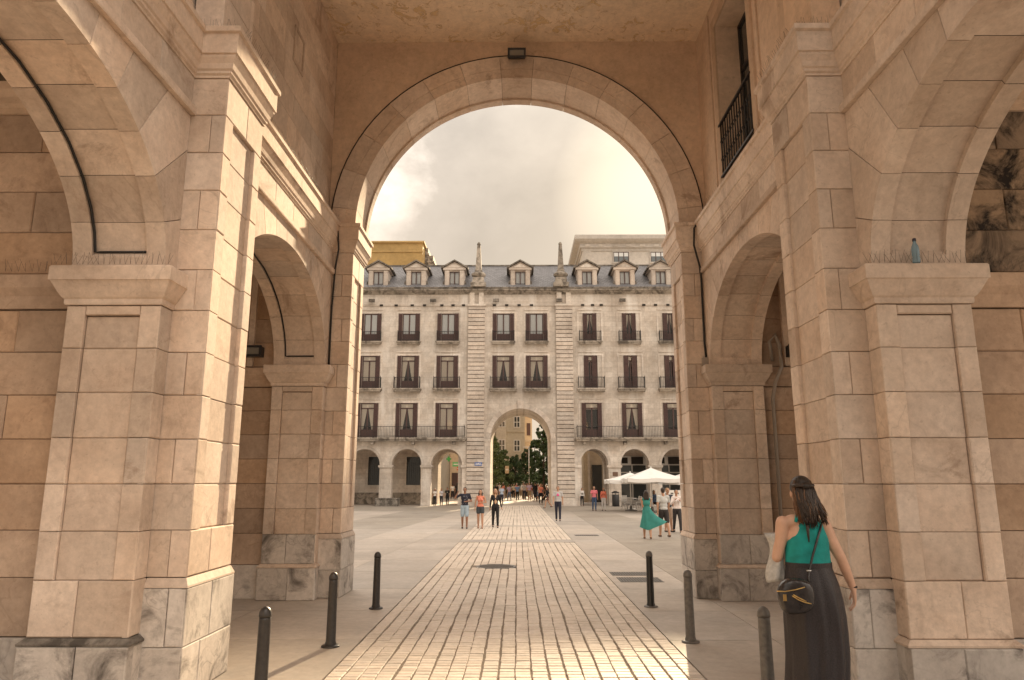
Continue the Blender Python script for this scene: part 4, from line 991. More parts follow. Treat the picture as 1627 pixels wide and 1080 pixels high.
# street seen through the central archway
bb = box_building('beige_block', 'beige apartment block with a projecting bay seen through the central archway', -9, 1.1, 104, 120, 26, 'beige_render')
mb = MB(); mb.box(3.05 - .6 - 1.55, 3.05 + .85 - 1.55, -1.0, 0, 3.5, 22); mb.build('bay', 'beige_render', bb)
for z in (6.2, 9.6, 13.0, 16.4):
    for (xc, yy) in ((1.75, -1.0), (-1.2, 0), (3.9, 0)):
        mb = MB(); 
        for a in (-.42, .42, 0): mb.box(xc + a - .05, xc + a + .05, yy - .08, yy, z, z + 1.6)
        for a in (0, 1.55, .75): mb.box(xc - .47, xc + .47, yy - .07, yy, z + a, z + a + .09)
        f = mb.build('window', 'sign_white', bb); mb = MB(); mb.box(xc - .42, xc + .42, yy - .03, yy - .02, z, z + 1.6); mb.build('pane', 'shop_glass', f)
    mb = MB(); mb.box(-5, 5, -.15, 0, z - .6, z - .45); mb.build('string_course', 'beige_render', bb)
ob_ = box_building('sun_tinted_block', 'building with warm sunlight painted in as orange, at the bend of the street beyond the archway', 0.2, 2.3, 112, 140, 30, 'orange_and_sunlit_render')  # sunlight on this block is put into its orange colour
mb = MB()
for z in (8, 12, 16, 20): mb.box(-1.2, 1.3, -.2, 0, z, z + .3)
mb.build('string_course', 'orange_and_sunlit_render', ob_)
for z in (5, 9, 13, 17): mb = MB(); mb.box(.25, .8, -.1, 0, z, z + 1.9); mb.build('window', 'frame_brown', ob_)
# side street seen through the left arcade arch
sb_ = box_building('shop_house', 'sunlit cream shop house in the side street behind the left arcade arch', -14, -8.6, 80, 96, 14, 'beige_render')
mb = MB(); mb.box(1.2, 2.1, -.12, 0, 0, 2.7); mb.build('door', 'frame_brown', sb_)
mb = MB(); mb.box(-.4, 2.5, -.7, 0, 3.0, 3.25); mb.build('awning', 'white_canvas', sb_)
s2 = box_building('cream_house', 'cream house across the side street behind the green shop sign', -8.55, -4.6, 92, 105, 16, 'orange_and_sunlit_render')
mb = MB(); mb.box(-1.7, -.9, -.1, 0, 0, 3); mb.build('door', 'frame_brown', s2)
mb = MB(); mb.box(.2, 1.6, -.12, 0, .3, 3.2); mb.build('shop_window', 'shop_glass', s2)
s3 = box_building('passage_house', 'pale stone house with tall dark doors seen through the right arcade arch', 6.2, 15, 68, 80, 12, 'beige_render')
for x in (-3.6, -2.0): mb = MB(); mb.box(x, x + .9, -.1, 0, 0, 3.4); mb.build('door', 'shop_glass', s3)
mb = MB(); mb.box(-4.0, -3.8, -.25, 0, 0, 4.5); mb.build('corner_strip', 'pale_render', s3)
def sign(name, pxa, pya, pxb, pyb, Y, mat, label, depth=.12):
    xa, za = at_y(pxa, pya, Y); xb, zb = at_y(pxb, pyb, Y); mb = MB(); mb.box(xa, xb, Y, Y + depth, zb, za)
    o = tag(mb.build(name, mat), label, 'sign'); mb = MB(); cz = (za + zb) / 2; 
    mb.box(xa + (xb - xa) * .12, xb - (xb - xa) * .12, Y - .01, Y, cz - (za - zb) * .1, cz + (za - zb) * .1); mb.build('lettering', 'sign_white', o)
    return o
sign('shop_sign', 719, 734, 734, 741, 76, 'teal_green_sign', 'green shop sign hanging in the side street behind the left arch')
sign('shop_sign', 726, 741, 734, 747, 78, 'red_sign', 'orange red shop sign below the green one in the side street')
sign('shop_banner', 727.5, 754, 731, 766, 80, 'red_sign', 'narrow red vertical banner at the side street shop')
mb = MB(); x, z = at_y(713, 729, 74); mb.box(x - .25, x + .25, 74, 74.12, z - .08, z + .08); mb.box(x - .08, x + .08, 73.995, 74.125, z - .25, z + .25)
tag(mb.build('pharmacy_cross', 'green_sign'), 'small green cross sign in the side street behind the left arch', 'sign')
sign('street_banner', 802.5, 740, 808.5, 752, 74, 'orange_and_sunlit_render', 'pale orange banner hanging among the street trees')

# ================================================================== TREES
def leafy_tree(name, label, x, y, h, rad, mat, seed, conic=True):
    r_ = random.Random(seed); t = tag(empty(name, (x, y, 0)), label, 'tree', 'trees along the street beyond the archway')
    mb = MB(); mb.tube([(0, 0, 0), (.03, 0, h * .35), (0, .05, h * .7), (0, 0, h * .97)], [.13, .10, .06, .015], 7)
    for k in range(9):
        a = r_.uniform(0, 6.28); z0 = h * r_.uniform(.25, .75); l = rad * (1 - z0 / h) * 1.2; mb.tube([(0, 0, z0), (math.cos(a) * l, math.sin(a) * l, z0 + l * .5)], [.04, .012], 5)
    mb.build('trunk', 'bark', t)
    mb = MB(); n = 4200; clumps = []
    for k in range(70):
        u = r_.random() ** .8; z = h * (.16 + .82 * u); rr = rad * ((1 - u) ** .6 + .09) * r_.uniform(.35, 1.08); a = r_.uniform(0, 6.28); clumps.append((math.cos(a) * rr, math.sin(a) * rr, z, r_.uniform(.22, .48) * (1.1 - u * .6)))
    for k in range(n):
        c = r_.choice(clumps); d = Vector((r_.gauss(0, 1), r_.gauss(0, 1), r_.gauss(0, .8))); d = d.normalized() * c[3] * r_.random() ** .4
        p = Vector(c[:3]) + d; a = Vector((r_.gauss(0, 1), r_.gauss(0, 1), r_.gauss(0, 1))).normalized(); b = a.orthogonal().normalized(); q = r_.uniform(.09, .17)
        mb.add([p - a * q, p + b * q * .6, p + a * q, p - b * q * .6], [(0, 1, 2, 3)])
    mb.build('crown', mat, t, fix=False); return t
TL = [(-2.75, 72, 7.2, 1.1, 'leaf_b'), (-2.5, 82, 6.3, 1.3, 'leaf_b'), (-1.7, 91, 5.8, 1.5, 'leaf_b'), (-.3, 99, 5.6, 1.6, 'leaf_a'), (1.2, 97, 6.3, 1.6, 'leaf_a'), (2.1, 88, 7.0, 1.6, 'leaf_a'), (2.75, 76, 8.4, 1.6, 'leaf_a'), (4.0, 82, 9.4, 1.8, 'leaf_a'), (3.6, 69, 6.2, 1.2, 'leaf_a')]
TN = ['pale green street tree just inside the left edge of the archway', 'pale green street tree second from the left edge of the archway', 'pale green street tree behind the hanging banner', 'low dark tree in front of the beige block', 'low dark tree in front of the sun-tinted block', 'dark tree in the middle of the right hand street row', 'tallest dark pointed tree in the archway, against the sky', 'dark pointed tree behind the tallest one', 'small dark tree at the right edge of the archway']
for i, (a, b, c, d, e) in enumerate(TL): leafy_tree('street_tree', TN[i], a, b, c, d, e, 40 + i)
lp = tag(empty('street_lamp', (1.35, 84, 0)), 'pale street lamp post standing among the street trees', 'street lamp')
mb = MB(); mb.tube([(0, 0, 0), (0, 0, 5.8)], .06, 8); mb.build('post', 'white_metal', lp); mb = MB(); mb.box(-.7, .1, -.1, .1, 5.8, 5.9); mb.build('lamp_head', 'white_metal', lp)

# ================================================================== PLAZA FURNITURE
mb = MB(); a, y_ = on_ground(597, 809); b, _ = on_ground(632, 809); yy = 56.0
xa, zt = at_y(596, 801.5, yy); xb, _ = at_y(632, 801.5, yy)
mb.box(xa, xb, yy - .25, D - .06, 0, .55); mb.box(xa - .04, xb + .04, yy - .3, D - .04, .55, .6); tag(mb.build('stone_bench', 'sooty_trim'), 'dark low bench block at the foot of the left arcade pillar', 'bench')
x, _ = at_y(978, 790, 55.6); lb = tag(empty('litter_bin', (x, 55.6, 0)), 'black litter bin at the foot of the pillar beside the parasols', 'litter bin')
mb = MB(); mb.lathe([(.25, 0), (.27, .05), (.27, .85), (.24, .88)], n=16); mb.build('body', 'iron', lb); mb = MB(); mb.lathe([(.2, .98), (.29, 1.0), (.29, 1.05), (.1, 1.14), (.01, 1.15)], n=16); mb.build('lid', 'iron', lb)
mb = MB()
for a in range(4): mb.box(.22 * math.cos(a * 1.57) - .015, .22 * math.cos(a * 1.57) + .015, .22 * math.sin(a * 1.57) - .015, .22 * math.sin(a * 1.57) + .015, .86, 1.0)
mb.build('lid_stay', 'iron', lb)
def parasol(px, py_apex, Y, half, drop, label):
    x, z = at_y(px, py_apex, Y); r = tag(empty('parasol', (x, Y, 0)), label, 'parasol', 'white cafe parasols')
    n = 8; rim = []; mb = MB()
    per = [(1, 0), (1, 1), (0, 1), (-1, 1), (-1, 0), (-1, -1), (0, -1), (1, -1)]
    for u, v in per: rim.append((u * half, v * half))
    top = (0, 0, z); V = [top]; K = 5
    for k in range(1, K + 1):
        for i in range(8):
            for e in range(3):
                f_ = e / 3; u = rim[i][0] * (1 - f_) + rim[(i + 1) % 8][0] * f_; v = rim[i][1] * (1 - f_) + rim[(i + 1) % 8][1] * f_
                q = k / K; sag = -.05 * math.sin(math.pi * q) - (.05 * q if e else 0); V.append((u * q, v * q, z - drop * q + sag))
    f = [(0, 1 + i, 1 + (i + 1) % 24) for i in range(24)]
    for k in range(K - 1):
        for i in range(24): a = 1 + k * 24 + i; b = 1 + k * 24 + (i + 1) % 24; f.append((a, a + 24, b + 24, b))
    o = len(V); last = V[-24:]; V += [(a, b, c - .22) for a, b, c in last]
    for i in range(24): f.append((o - 24 + i, o + i, o + (i + 1) % 24, o - 24 + (i + 1) % 24))
    mb.add(V, f, False); mb.build('canopy', 'white_canvas', r)
    mb = MB(); mb.tube([(0, 0, 0), (0, 0, z + .08)], .04, 8); mb.build('pole', 'white_metal', r)
    for u, v in rim: mb = MB(); mb.tube([(0, 0, z - .12), (u * .97, v * .97, z - drop - .06)], .015, 5); mb.build('rib', 'white_metal', r)
    mb = MB(); mb.lathe([(.4, 0), (.4, .06), (.1, .1), (.07, .35)], n=14); mb.build('base', 'grate_metal', r); return r
parasol(1034, 743, 44.0, 1.65, .62, 'large white parasol in front, right of the litter bin')
parasol(1001, 750.5, 46.5, 1.5, .45, 'lower white parasol at the left, overlapping the large one')
parasol(1096, 747, 45.5, 1.7, .62, 'white parasol at the right, half hidden by the stone pier')
def make_chair():
    r = empty('cafe_chair')
    mb = MB(); mb.box(-.21, .21, -.21, .2, .44, .465); mb.build('seat', 'chair_metal', r)
    for sx in (-1, 1):
        for sy in (-1, 1):
            mb = MB(); mb.tube([(sx * .21, sy * .2, 0), (sx * .2, sy * .19, .45)] + ([(sx * .2, .24, .85)] if sy > 0 else []), .013, 6); mb.build('leg', 'chair_metal', r)
        mb = MB(); mb.tube([(sx * .22, .2, .66), (sx * .23, -.18, .66), (sx * .21, -.2, .45)], .012, 6); mb.build('armrest', 'chair_metal', r)
    mb = MB()
    for k in range(5): mb.box(-.2, .2, .2 + .008 * k, .212 + .008 * k, .56 + .06 * k, .6 + .06 * k)
    mb.build('backrest', 'chair_metal', r); return r
ch0 = make_chair(); first = True
CH = [(995, 809, .4, 'nearest left metal cafe chair under the parasols'), (1004, 811, 2.6, 'metal cafe chair beside the white table foot'), (1013, 808, -1.2, 'metal cafe chair right of the white table'), (1022, 807, 1.4, 'metal cafe chair behind the teal dress'), (990, 805, 3.4, 'far metal cafe chair at the left of the terrace'), (1041, 806, .3, 'metal cafe chair between the strolling couple')]
for px, py, rz, lab in CH:
    c = ch0 if first else copy_tree(ch0); first = False; x, y_ = on_ground(px, py); c.location = (x, y_, 0); c.rotation_euler = (0, 0, rz); tag(c, lab, 'chair', 'metal cafe chairs under the parasols')
for k, (px, py, lab) in enumerate(((1003, 808.5, 'round metal cafe table with a white foot under the left parasol'), (1030, 806.5, 'round metal cafe table behind the woman in the teal dress'))):
    x, y_ = on_ground(px, py); r = tag(empty('cafe_table', (x, y_, 0)), lab, 'table'); mb = MB(); mb.lathe([(.38, .70), (.4, .71), (.4, .735), (.38, .74)], n=24); mb.build('table_top', 'chair_metal', r); mb = MB(); mb.lathe([(.33, 0), (.33, .03), (.05, .06), (.03, .7)], n=16); mb.build('pedestal', 'white_metal', r)
mb = MB(); x, y_ = on_ground(1070, 818); mb.box(x - .5, x + .5, y_, y_ + .06, .12, 1.35); bd = tag(mb.build('display_board', 'sign_white'), 'white standing board with small dark figures behind the couple', 'sign board')
mb = MB()
for i in range(3):
    for k in range(5): mb.box(x - .4 + .3 * i, x - .25 + .3 * i, y_ - .004, y_, .25 + .22 * k, .33 + .22 * k)
mb.build('print', 'bollard_grey', bd)
mb = MB(); mb.box(x - .45, x - .40, y_ - .1, y_ + .16, 0, .12); mb.box(x + .40, x + .45, y_ - .1, y_ + .16, 0, .12); mb.build('feet', 'iron', bd)

# ================================================================== PEOPLE
PENDING = []
def blob(name, mb, mat, parent, voxel, it=6):
    o = mb.build(name, mat, parent, fix=False)
    r = o.modifiers.new('r', 'REMESH'); r.mode = 'VOXEL'; r.voxel_size = voxel; r.use_smooth_shade = True
    s = o.modifiers.new('s', 'SMOOTH'); s.factor = .5; s.iterations = it
    PENDING.append(o); return o
def bake():
    bpy.context.view_layer.update(); dg = bpy.context.evaluated_depsgraph_get()
    for o in PENDING:
        me = bpy.data.meshes.new_from_object(o.evaluated_get(dg)); o.modifiers.clear(); old = o.data; o.data = me; me.name = o.name
        if not me.materials:
            for m_ in old.materials: me.materials.append(m_)
        me.polygons.foreach_set('use_smooth', [True] * len(me.polygons))
    PENDING.clear()
SK = {'tan': plain('skin_tan', (.46, .26, .17), .55), 'fair': plain('skin_fair', (.58, .36, .26), .55), 'brown': plain('skin_brown', (.27, .14, .09), .55)}
HR = {'dark': plain('hair_dark', (.022, .014, .010), .5), 'brown': plain('hair_brown', (.085, .045, .022), .5), 'fair': plain('hair_fair', (.30, .18, .08), .5), 'grey': plain('hair_grey', (.35, .33, .30), .6)}
CL = {}
def cl(c):
    if isinstance(c, str): return M[c]
    if c not in CL: CL[c] = cloth('cloth_%d' % len(CL), c)
    return CL[c]
def hand(mb, wr, d, side, sc=1.):
    d = Vector(d).normalized(); u = Vector((0, -1, 0)); u = (u - d * u.dot(d)).normalized(); v = d.cross(u)
    c = Vector(wr) + d * .045 * sc
    mb.cap(Vector(wr), .026 * sc, c + d * .02 * sc, .032 * sc, 8)
    for k, (o, l) in enumerate(((-.024, .062), (-.008, .075), (.008, .07), (.024, .055))):
        b = c + d * .03 * sc + u * o * sc; m = b + d * l * .55 * sc - v * side * .006; mb.cap(b, .0095 * sc, m, .009 * sc, 6); mb.cap(m, .009 * sc, m + d * l * .4 * sc - v * side * .018 * sc, .008 * sc, 6)
    t0 = Vector(wr) + d * .03 * sc + u * .028 * sc; mb.cap(t0, .011 * sc, t0 + (d * .7 + u * .7) * .05 * sc, .009 * sc, 6)
def person(label, loc, face=0., height=1.72, sex='m', top='tshirt', tc=(.5, .5, .5), bottom='pants', bc=(.03, .03, .05), hair='short', hc='dark', skin='tan', shoe=(.03, .03, .03), stride=.35, swing=None, armL=None, armR=None, head=0., group=None, voxel=.014, eyes=True, sitting=False):
    wsh, hip, wst = (.185, .150, .135) if sex == 'm' else (.160, .160, .112)
    J = {}; dz = 0
    if sitting: legs = ((1.45, -.05), (1.45, .1))
    else: legs = ((stride, stride * .35), (-stride * .75, -stride * 1.45))
    for q, (a, b) in zip((1, -1), legs):
        h_ = Vector((q * .085, 0, .90)); k = h_ + Vector((q * .01, -math.sin(a) * .43, -math.cos(a) * .43)); an = k + Vector((0, -math.sin(b) * .41, -math.cos(b) * .41)); J[q] = [h_, k, an]
    low = min(J[1][2].z, J[-1][2].z); dz = .065 - low
    for q in (1, -1):
        for p in J[q]: p.z += dz
    Z = lambda z: z + dz
    arms = {}
    for q, ov in ((1, armL), (-1, armR)):
        s_ = Vector((q * wsh, 0, Z(1.405)))
        if ov is None:
            a = (-q) * (swing if swing is not None else stride * .8); ud = Vector((q * .16, -math.sin(a), -math.cos(a))).normalized(); fd = Vector((q * .03, -math.sin(a + .25), -math.cos(a + .25))).normalized()
        else: ud, fd = Vector(ov[0]).normalized(), Vector(ov[1]).normalized()
        e = s_ + ud * .28; w_ = e + fd * .245; arms[q] = (s_, e, w_, fd)
    mb = MB()
    HC = Vector((0, -.012, Z(1.615))); rot = Matrix.Rotation(head, 3, 'Z')
    P = lambda v: HC + rot @ Vector(v)
    mb.ell(HC + Vector((0, 0, .01)), (.073, .092, .095), rot=rot); mb.ell(P((0, -.03, -.055)), (.052, .058, .06), rot=rot); mb.ell(P((0, -.095, -.02)), (.012, .018, .02), 6, 5)
    for q in (1, -1): mb.ell(P((q * .075, .0, -.01)), (.012, .02, .03), 6, 5)
    mb.cap((0, .012, Z(1.44)), .052, (0, 0, Z(1.54)), .048)
    mb.ell((0, 0, Z(.94)), (hip, .105, .12)); mb.ell((0, 0, Z(1.10)), (wst, .088, .15)); mb.ell((0, 0, Z(1.27)), (wsh - .025, .105, .16)); mb.cap((-wsh + .05, 0, Z(1.395)), .058, (wsh - .05, 0, Z(1.395)), .058)
    if sex == 'f':
        for q in (1, -1): mb.ell((q * .065, -.085, Z(1.265)), (.055, .05, .055))
    for q in (1, -1):
        h_, k, an = J[q]; mb.cap(h_, .085 if sex == 'm' else .088, k, .056); mb.cap(k, .054, k.lerp(an, .35) + Vector((0, .01, 0)), .055); mb.cap(k.lerp(an, .35) + Vector((0, .01, 0)), .054, an, .036); mb.cap(an, .035, an + Vector((0, -.13, -.035)), .028); mb.ell(an + Vector((0, .03, -.03)), (.033, .04, .035))
        s_, e, w_, fd = arms[q]; ra = 1. if sex == 'm' else .84
        mb.cap(s_, .054 * ra, e, .041 * ra); mb.cap(e, .040 * ra, w_, .028 * ra); hand(mb, w_, fd, q)
    body = blob('person', mb, SK[skin], None, voxel, 4); body.location = loc; body.rotation_euler = (0, 0, face); body.scale = (height / 1.72,) * 3
    tag(body, label, 'person', group)
    # top
    g = .009; mb = MB(); zlo = .93 if bottom != 'dress' else 1.0
    def torso(g, lo):
        if lo < 1.0: mb.ell((0, 0, Z(.985)), (hip + g, .107 + g, .10))
        mb.ell((0, 0, Z(1.10)), (wst + g + (.012 if sex == 'm' else 0), .09 + g, .15)); mb.ell((0, 0, Z(1.27)), (wsh - .022 + g, .108 + g, .155))
        if sex == 'f':
            for q in (1, -1): mb.ell((q * .065, -.087, Z(1.265)), (.056 + g, .05 + g, .056 + g))
    torso(g, zlo)
    sw = .05 if top in ('tank', 'dress') else .02
    mb.cap((-wsh + sw, 0, Z(1.392)), .058 + g * .8, (wsh - sw, 0, Z(1.392)), .058 + g * .8)
    if top not in ('tank',):
        for q in (1, -1):
            s_, e, w_, fd = arms[q]; ra = 1. if sex == 'm' else .86
            if top == 'tshirt': mb.cap(s_, .054 * ra, s_.lerp(e, .62), .055 * ra)
            else: mb.cap(s_, .06 * ra, e, .053 * ra); mb.cap(e, .052 * ra, e.lerp(w_, .93), .040 * ra)
    tb = blob('jacket' if top == 'jacket' else 'shirt', mb, cl(tc), body, voxel, 3)
    # bottom
    mb = MB(); bn = bottom
    if bottom in ('pants', 'jeans', 'shorts'):
        mb.ell((0, 0, Z(.93)), (hip + .012, .115, .115))
        for q in (1, -1):
            h_, k, an = J[q]
            if bottom == 'shorts': mb.cap(h_, .102, h_.lerp(k, .82 if sex == 'm' else .42), .086 if sex == 'm' else .098)
            else: mb.cap(h_, .098, k, .068); mb.cap(k, .066, k.lerp(an, .93), .052)
        blob('shorts' if bottom == 'shorts' else 'trousers', mb, cl(bc), body, voxel, 3)
    elif bottom in ('skirt', 'dress'):
        zt = Z(1.06); zb = Z(.45)
        n = 20; V = []; K = 7
        for i in range(K + 1):
            q = i / K; z = zt + (zb - zt) * q; rx = wst + .025 + .10 * q ** .7; ry = .10 + .11 * q ** .7
            for k in range(n): a = 2 * math.pi * k / n; f = 1 + .10 * q * math.sin(5 * a); V.append((rx * f * math.cos(a), ry * f * math.sin(a), z))
        mb.add(V, [(i * n + k, i * n + (k + 1) % n, (i + 1) * n + (k + 1) % n, (i + 1) * n + k) for i in range(K) for k in range(n)], True); mb.build('skirt', cl(bc), body)
    for q in (1, -1):
        an = J[q][2]; mb = MB(); mb.cap(an + Vector((0, .03, -.035)), .042, an + Vector((0, -.14, -.042)), .035); blob('shoe', mb, cl(shoe), body, voxel, 2)
    # hair
    mb = MB(); mb.ell(P((0, .018, .028)), (.082, .092, .088), rot=rot); mb.ell(P((0, .045, -.01)), (.074, .06, .075), rot=rot)
    if hair == 'long':
        for q in (-.055, -.02, .02, .055): mb.cap(P((q, .06, .0)), .038, P((q * 1.2, .085, -.20)), .034); 
        for q in (-1, 1): mb.cap(P((q * .072, .02, .0)), .026, P((q * .085, -.02, -.20)), .024)
    if hair == 'bun': mb.ell(P((0, .10, .05)), (.045, .045, .045))
    if hair == 'bald': mb = MB(); mb.ell(P((0, .045, -.005)), (.076, .055, .05), rot=rot)
    blob('hair', mb, HR[hc], body, voxel * .9, 2)
    if eyes:
        mb = MB()
        for q in (-1, 1): mb.ell(P((q * .03, -.082, .004)), (.011, .006, .006), 6, 4)
        mb.build('eyes', HR['dark'], body)
        mb = MB()
        for q in (-1, 1): mb.ell(P((q * .03, -.083, .022)), (.018, .006, .004), 6, 4)
        mb.ell(P((0, -.086, -.058)), (.022, .006, .006), 6, 4); mb.build('brows_and_mouth', HR['brown'], body)
    return body
def G3(px, py): x, y = on_ground(px, py); return (x, y, 0)
def HT(px, pf, ph): x, y = on_ground(px, pf); return at_y(px, ph, y)[1]
PI = math.pi
navy = (.02, .022, .04); denim = (.10, .15, .25); black = (.012, .012, .014); salmon = (.68, .24, .16)
person('young man in dark patterned T-shirt and pale denim shorts touching his face', G3(738, 839.5), .05, HT(738, 839.5, 774), 'm', 'tshirt', navy, 'shorts', (.33, .43, .52), skin='brown', stride=.12, armR=((-.75, .05, -.45), (.45, -.35, .9)), armL=((.35, 0, -1), (-.75, -.5, -.05)), head=-.1)
person('young woman in coral top and dark denim shorts with long dark hair', G3(763, 839.5), 0, HT(763, 839.5, 777.5), 'f', 'tank', salmon, 'shorts', (.05, .06, .07), 'long', 'dark', 'tan', shoe=(.25, .13, .08), stride=.14, armR=((-.25, 0, -1), (-.05, .0, -1)), armL=((.35, 0, -1), (-.8, -.4, .05)))
person('young woman in black jacket over tan top and black trousers on the path', G3(787, 838), .1, HT(787, 838, 776), 'f', 'jacket', black, 'pants', black, 'long', 'fair', 'tan', stride=.26, armR=((-.2, 0, -1), (-.1, .0, -1)), armL=((.25, 0, -1), (.2, -.1, -1)))
person('man in grey T-shirt with pink print and dark jeans walking right of the path', G3(887, 827.5), -.1, HT(887, 827.5, 772), 'm', 'tshirt', (.46, .45, .45), 'jeans', navy, 'short', 'dark', 'tan', stride=.16)
person('man in pink polo shirt and blue jeans near the right arcade arch', G3(944.5, 811.5), 0, HT(944.5, 811.5, 772.5), 'm', 'tshirt', (.72, .20, .24), 'jeans', (.06, .10, .19), 'bald', 'grey', 'tan', stride=.15)
person('woman in coral jacket and white trousers beside the man in pink', G3(959.5, 811), 0, HT(959.5, 811, 774.5), 'f', 'jacket', (.76, .22, .14), 'pants', (.68, .66, .66), 'long', 'dark', 'tan', stride=.12)
person('person in black with open white jacket standing under the right arch edge', G3(925, 803.7), .2, HT(925, 803.7, 775), 'f', 'jacket', (.62, .60, .57), 'pants', black, 'bun', 'dark', 'tan', stride=.08)
person('balding man in pale grey T-shirt and dark shorts walking away beside teal dress', G3(1056, 853), PI + .15, HT(1052, 853, 774), 'm', 'tshirt', (.50, .52, .52), 'shorts', (.035, .03, .03), 'short', 'dark', 'tan', shoe=(.10, .05, .03), stride=.28)
person('older man with pale hair in dark top beyond the couple, facing us', G3(1063, 845), .3, HT(1063, 845, 775), 'm', 'tshirt', (.03, .035, .05), 'shorts', (.5, .38, .30), 'short', 'fair', 'tan', stride=.1)
person('woman in white blouse and dark trousers with hand raised to her chin', G3(1077, 846), .0, HT(1077, 846, 777), 'f', 'jacket', (.72, .66, .64), 'pants', (.03, .028, .03), 'short', 'dark', 'tan', stride=.3, armR=((-.3, -.3, -.9), (.55, -.5, .65)), armL=((.35, -.2, -.9), (-.6, -.6, .5)))
person('woman in denim shirt sitting at the cafe behind the couple', G3(1040, 812), .6, 1.66, 'f', 'jacket', (.07, .11, .20), 'pants', black, 'long', 'dark', 'tan', stride=.1, sitting=True)
person('woman with dark hair in white top left of the group under the left arch', G3(690.5, 803), -.1, HT(690.5, 803, 776), 'f', 'tshirt', (.62, .58, .55), 'pants', black, 'long', 'dark', 'tan', stride=.12)
person('woman with grey bag and pale top in the middle under the left arch', G3(701, 803), .1, HT(701, 803, 775.5), 'f', 'tshirt', (.5, .48, .50), 'pants', (.03, .03, .035), 'long', 'brown', 'tan', stride=.18)
person('person in black T-shirt with pale print at the right under the left arch', G3(710.5, 802.5), 0, HT(710.5, 802.5, 774.5), 'm', 'tshirt', black, 'pants', black, 'short', 'dark', 'tan', stride=.12)
person('woman in red brown shorts walking behind the man in the grey T-shirt', G3(870, 807), -1.2, HT(870, 807, 773), 'f', 'tshirt', black, 'shorts', (.14, .07, .05), 'long', 'dark', 'tan', stride=.5)
person('person in pale blue shirt and dark jeans behind the woman in the black jacket', G3(797, 803), PI, HT(797, 803, 771), 'f', 'tshirt', (.38, .45, .56), 'jeans', navy, 'bun', 'dark', 'tan', stride=.2)
def by_label(t): return [o for o in bpy.data.objects if o.get('label', '').startswith(t)][0]
pw = by_label('young woman in black jacket'); mb = MB(); mb.ell((0, -.062, 1.20), (.066, .055, .20), 12, 10); mb.ell((0, -.055, 1.40), (.05, .045, .06), 10, 8); blob('top', mb, cl((.62, .42, .28)), pw, .014, 3)
pw = by_label('person in black with open'); mb = MB(); mb.ell((0, -.062, 1.18), (.062, .052, .22), 12, 10); blob('top', mb, cl(black), pw, .014, 3)
pw = by_label('man in grey T-shirt'); mb = MB(); mb.ell((0, -.105, 1.27), (.075, .012, .05), 10, 8); mb.ell((.0, -.105, 1.33), (.03, .012, .04), 8, 6); blob('pink_print', mb, cl((.75, .08, .28)), pw, .008, 1)
pw = by_label('person in black T-shirt'); mb = MB(); mb.ell((0, -.105, 1.26), (.06, .012, .05), 10, 8); blob('pale_print', mb, cl((.5, .48, .4)), pw, .008, 1)
pw = by_label('young man in dark'); pr = random.Random(2)
mb = MB()
for k in range(26):
    a_ = pr.uniform(-1.2, 1.2); mb.ell((.155 * math.sin(a_), -.112 * math.cos(a_), pr.uniform(1.0, 1.36)), (.012, .006, .008), 6, 4)
tag(mb.build('shirt_print', cl((.45, .45, .48)), pw), kind='stuff')
# teal dress: body from the builder, the dress as a wind-blown loft
td = person('woman in sleeveless teal dress blown sideways, walking away on the right', G3(1029, 856), PI - .1, HT(1029, 856, 778), 'f', 'tank', (.035, .225, .205), 'none', black, 'long', 'dark', 'tan', shoe=(.16, .08, .04), stride=.3, armL=((-.1, 0, -1), (-.2, -.8, -.3)), armR=((.2, -.2, -1), (.1, -.9, .1)))
mb = MB(); n = 40; V = []; K = 14
for i in range(K + 1):
    q = i / K
    for k in range(n):
        a = 2 * PI * k / n; z = 1.12 - .72 * q
        rx = .125 + .13 * q; ry = .10 + .10 * q
        blow = max(0, math.cos(a)) ** 1.3          # local -x is the picture's right for someone seen from behind
        fold = 1 + .10 * q * math.sin(7 * a + 3 * q)
        x = -(rx * math.cos(a) * fold + blow * .46 * q ** 1.6); yv = ry * math.sin(a) * fold
        V.append((x, yv + .05 * q, z + blow * .20 * q ** 2 - .10 * q * max(0, math.sin(a + .6)) * (1 - blow)))
mb.add(V, [(i * n + k, i * n + (k + 1) % n, (i + 1) * n + (k + 1) % n, (i + 1) * n + k) for i in range(K) for k in range(n)], True)
mb.build('dress_skirt', cl((.035, .225, .205)), td)
# the crowd in the street: a few figures, copied with their own clothes
ARC = [person('x', (0, 0, 0), 0, 1.72, sx, tp, (.5, .5, .5), bt, (.1, .1, .1), hr, 'dark', 'tan', stride=st, voxel=.024, eyes=False) for sx, tp, bt, hr, st in
       (('m', 'tshirt', 'pants', 'short', .3), ('f', 'tshirt', 'pants', 'long', .22), ('m', 'tshirt', 'shorts', 'short', .12), ('f', 'tank', 'skirt', 'long', .15), ('f', 'tank', 'shorts', 'bun', .35), ('m', 'jacket', 'pants', 'short', .08))]
bake()
cr = random.Random(17)
TOPC = {'white': (.68, .66, .63), 'black': black, 'yellow': (.72, .48, .04), 'pink': (.72, .07, .26), 'coral': (.70, .25, .17), 'grey': (.35, .35, .36), 'blue': (.14, .24, .45), 'red': (.5, .05, .04), 'navy': navy, 'striped beige': (.5, .42, .33), 'lilac': (.42, .35, .52)}
BOTC = {'black': black, 'navy': navy, 'denim': denim, 'khaki': (.28, .22, .14), 'white': (.6, .58, .55)}
used = set()
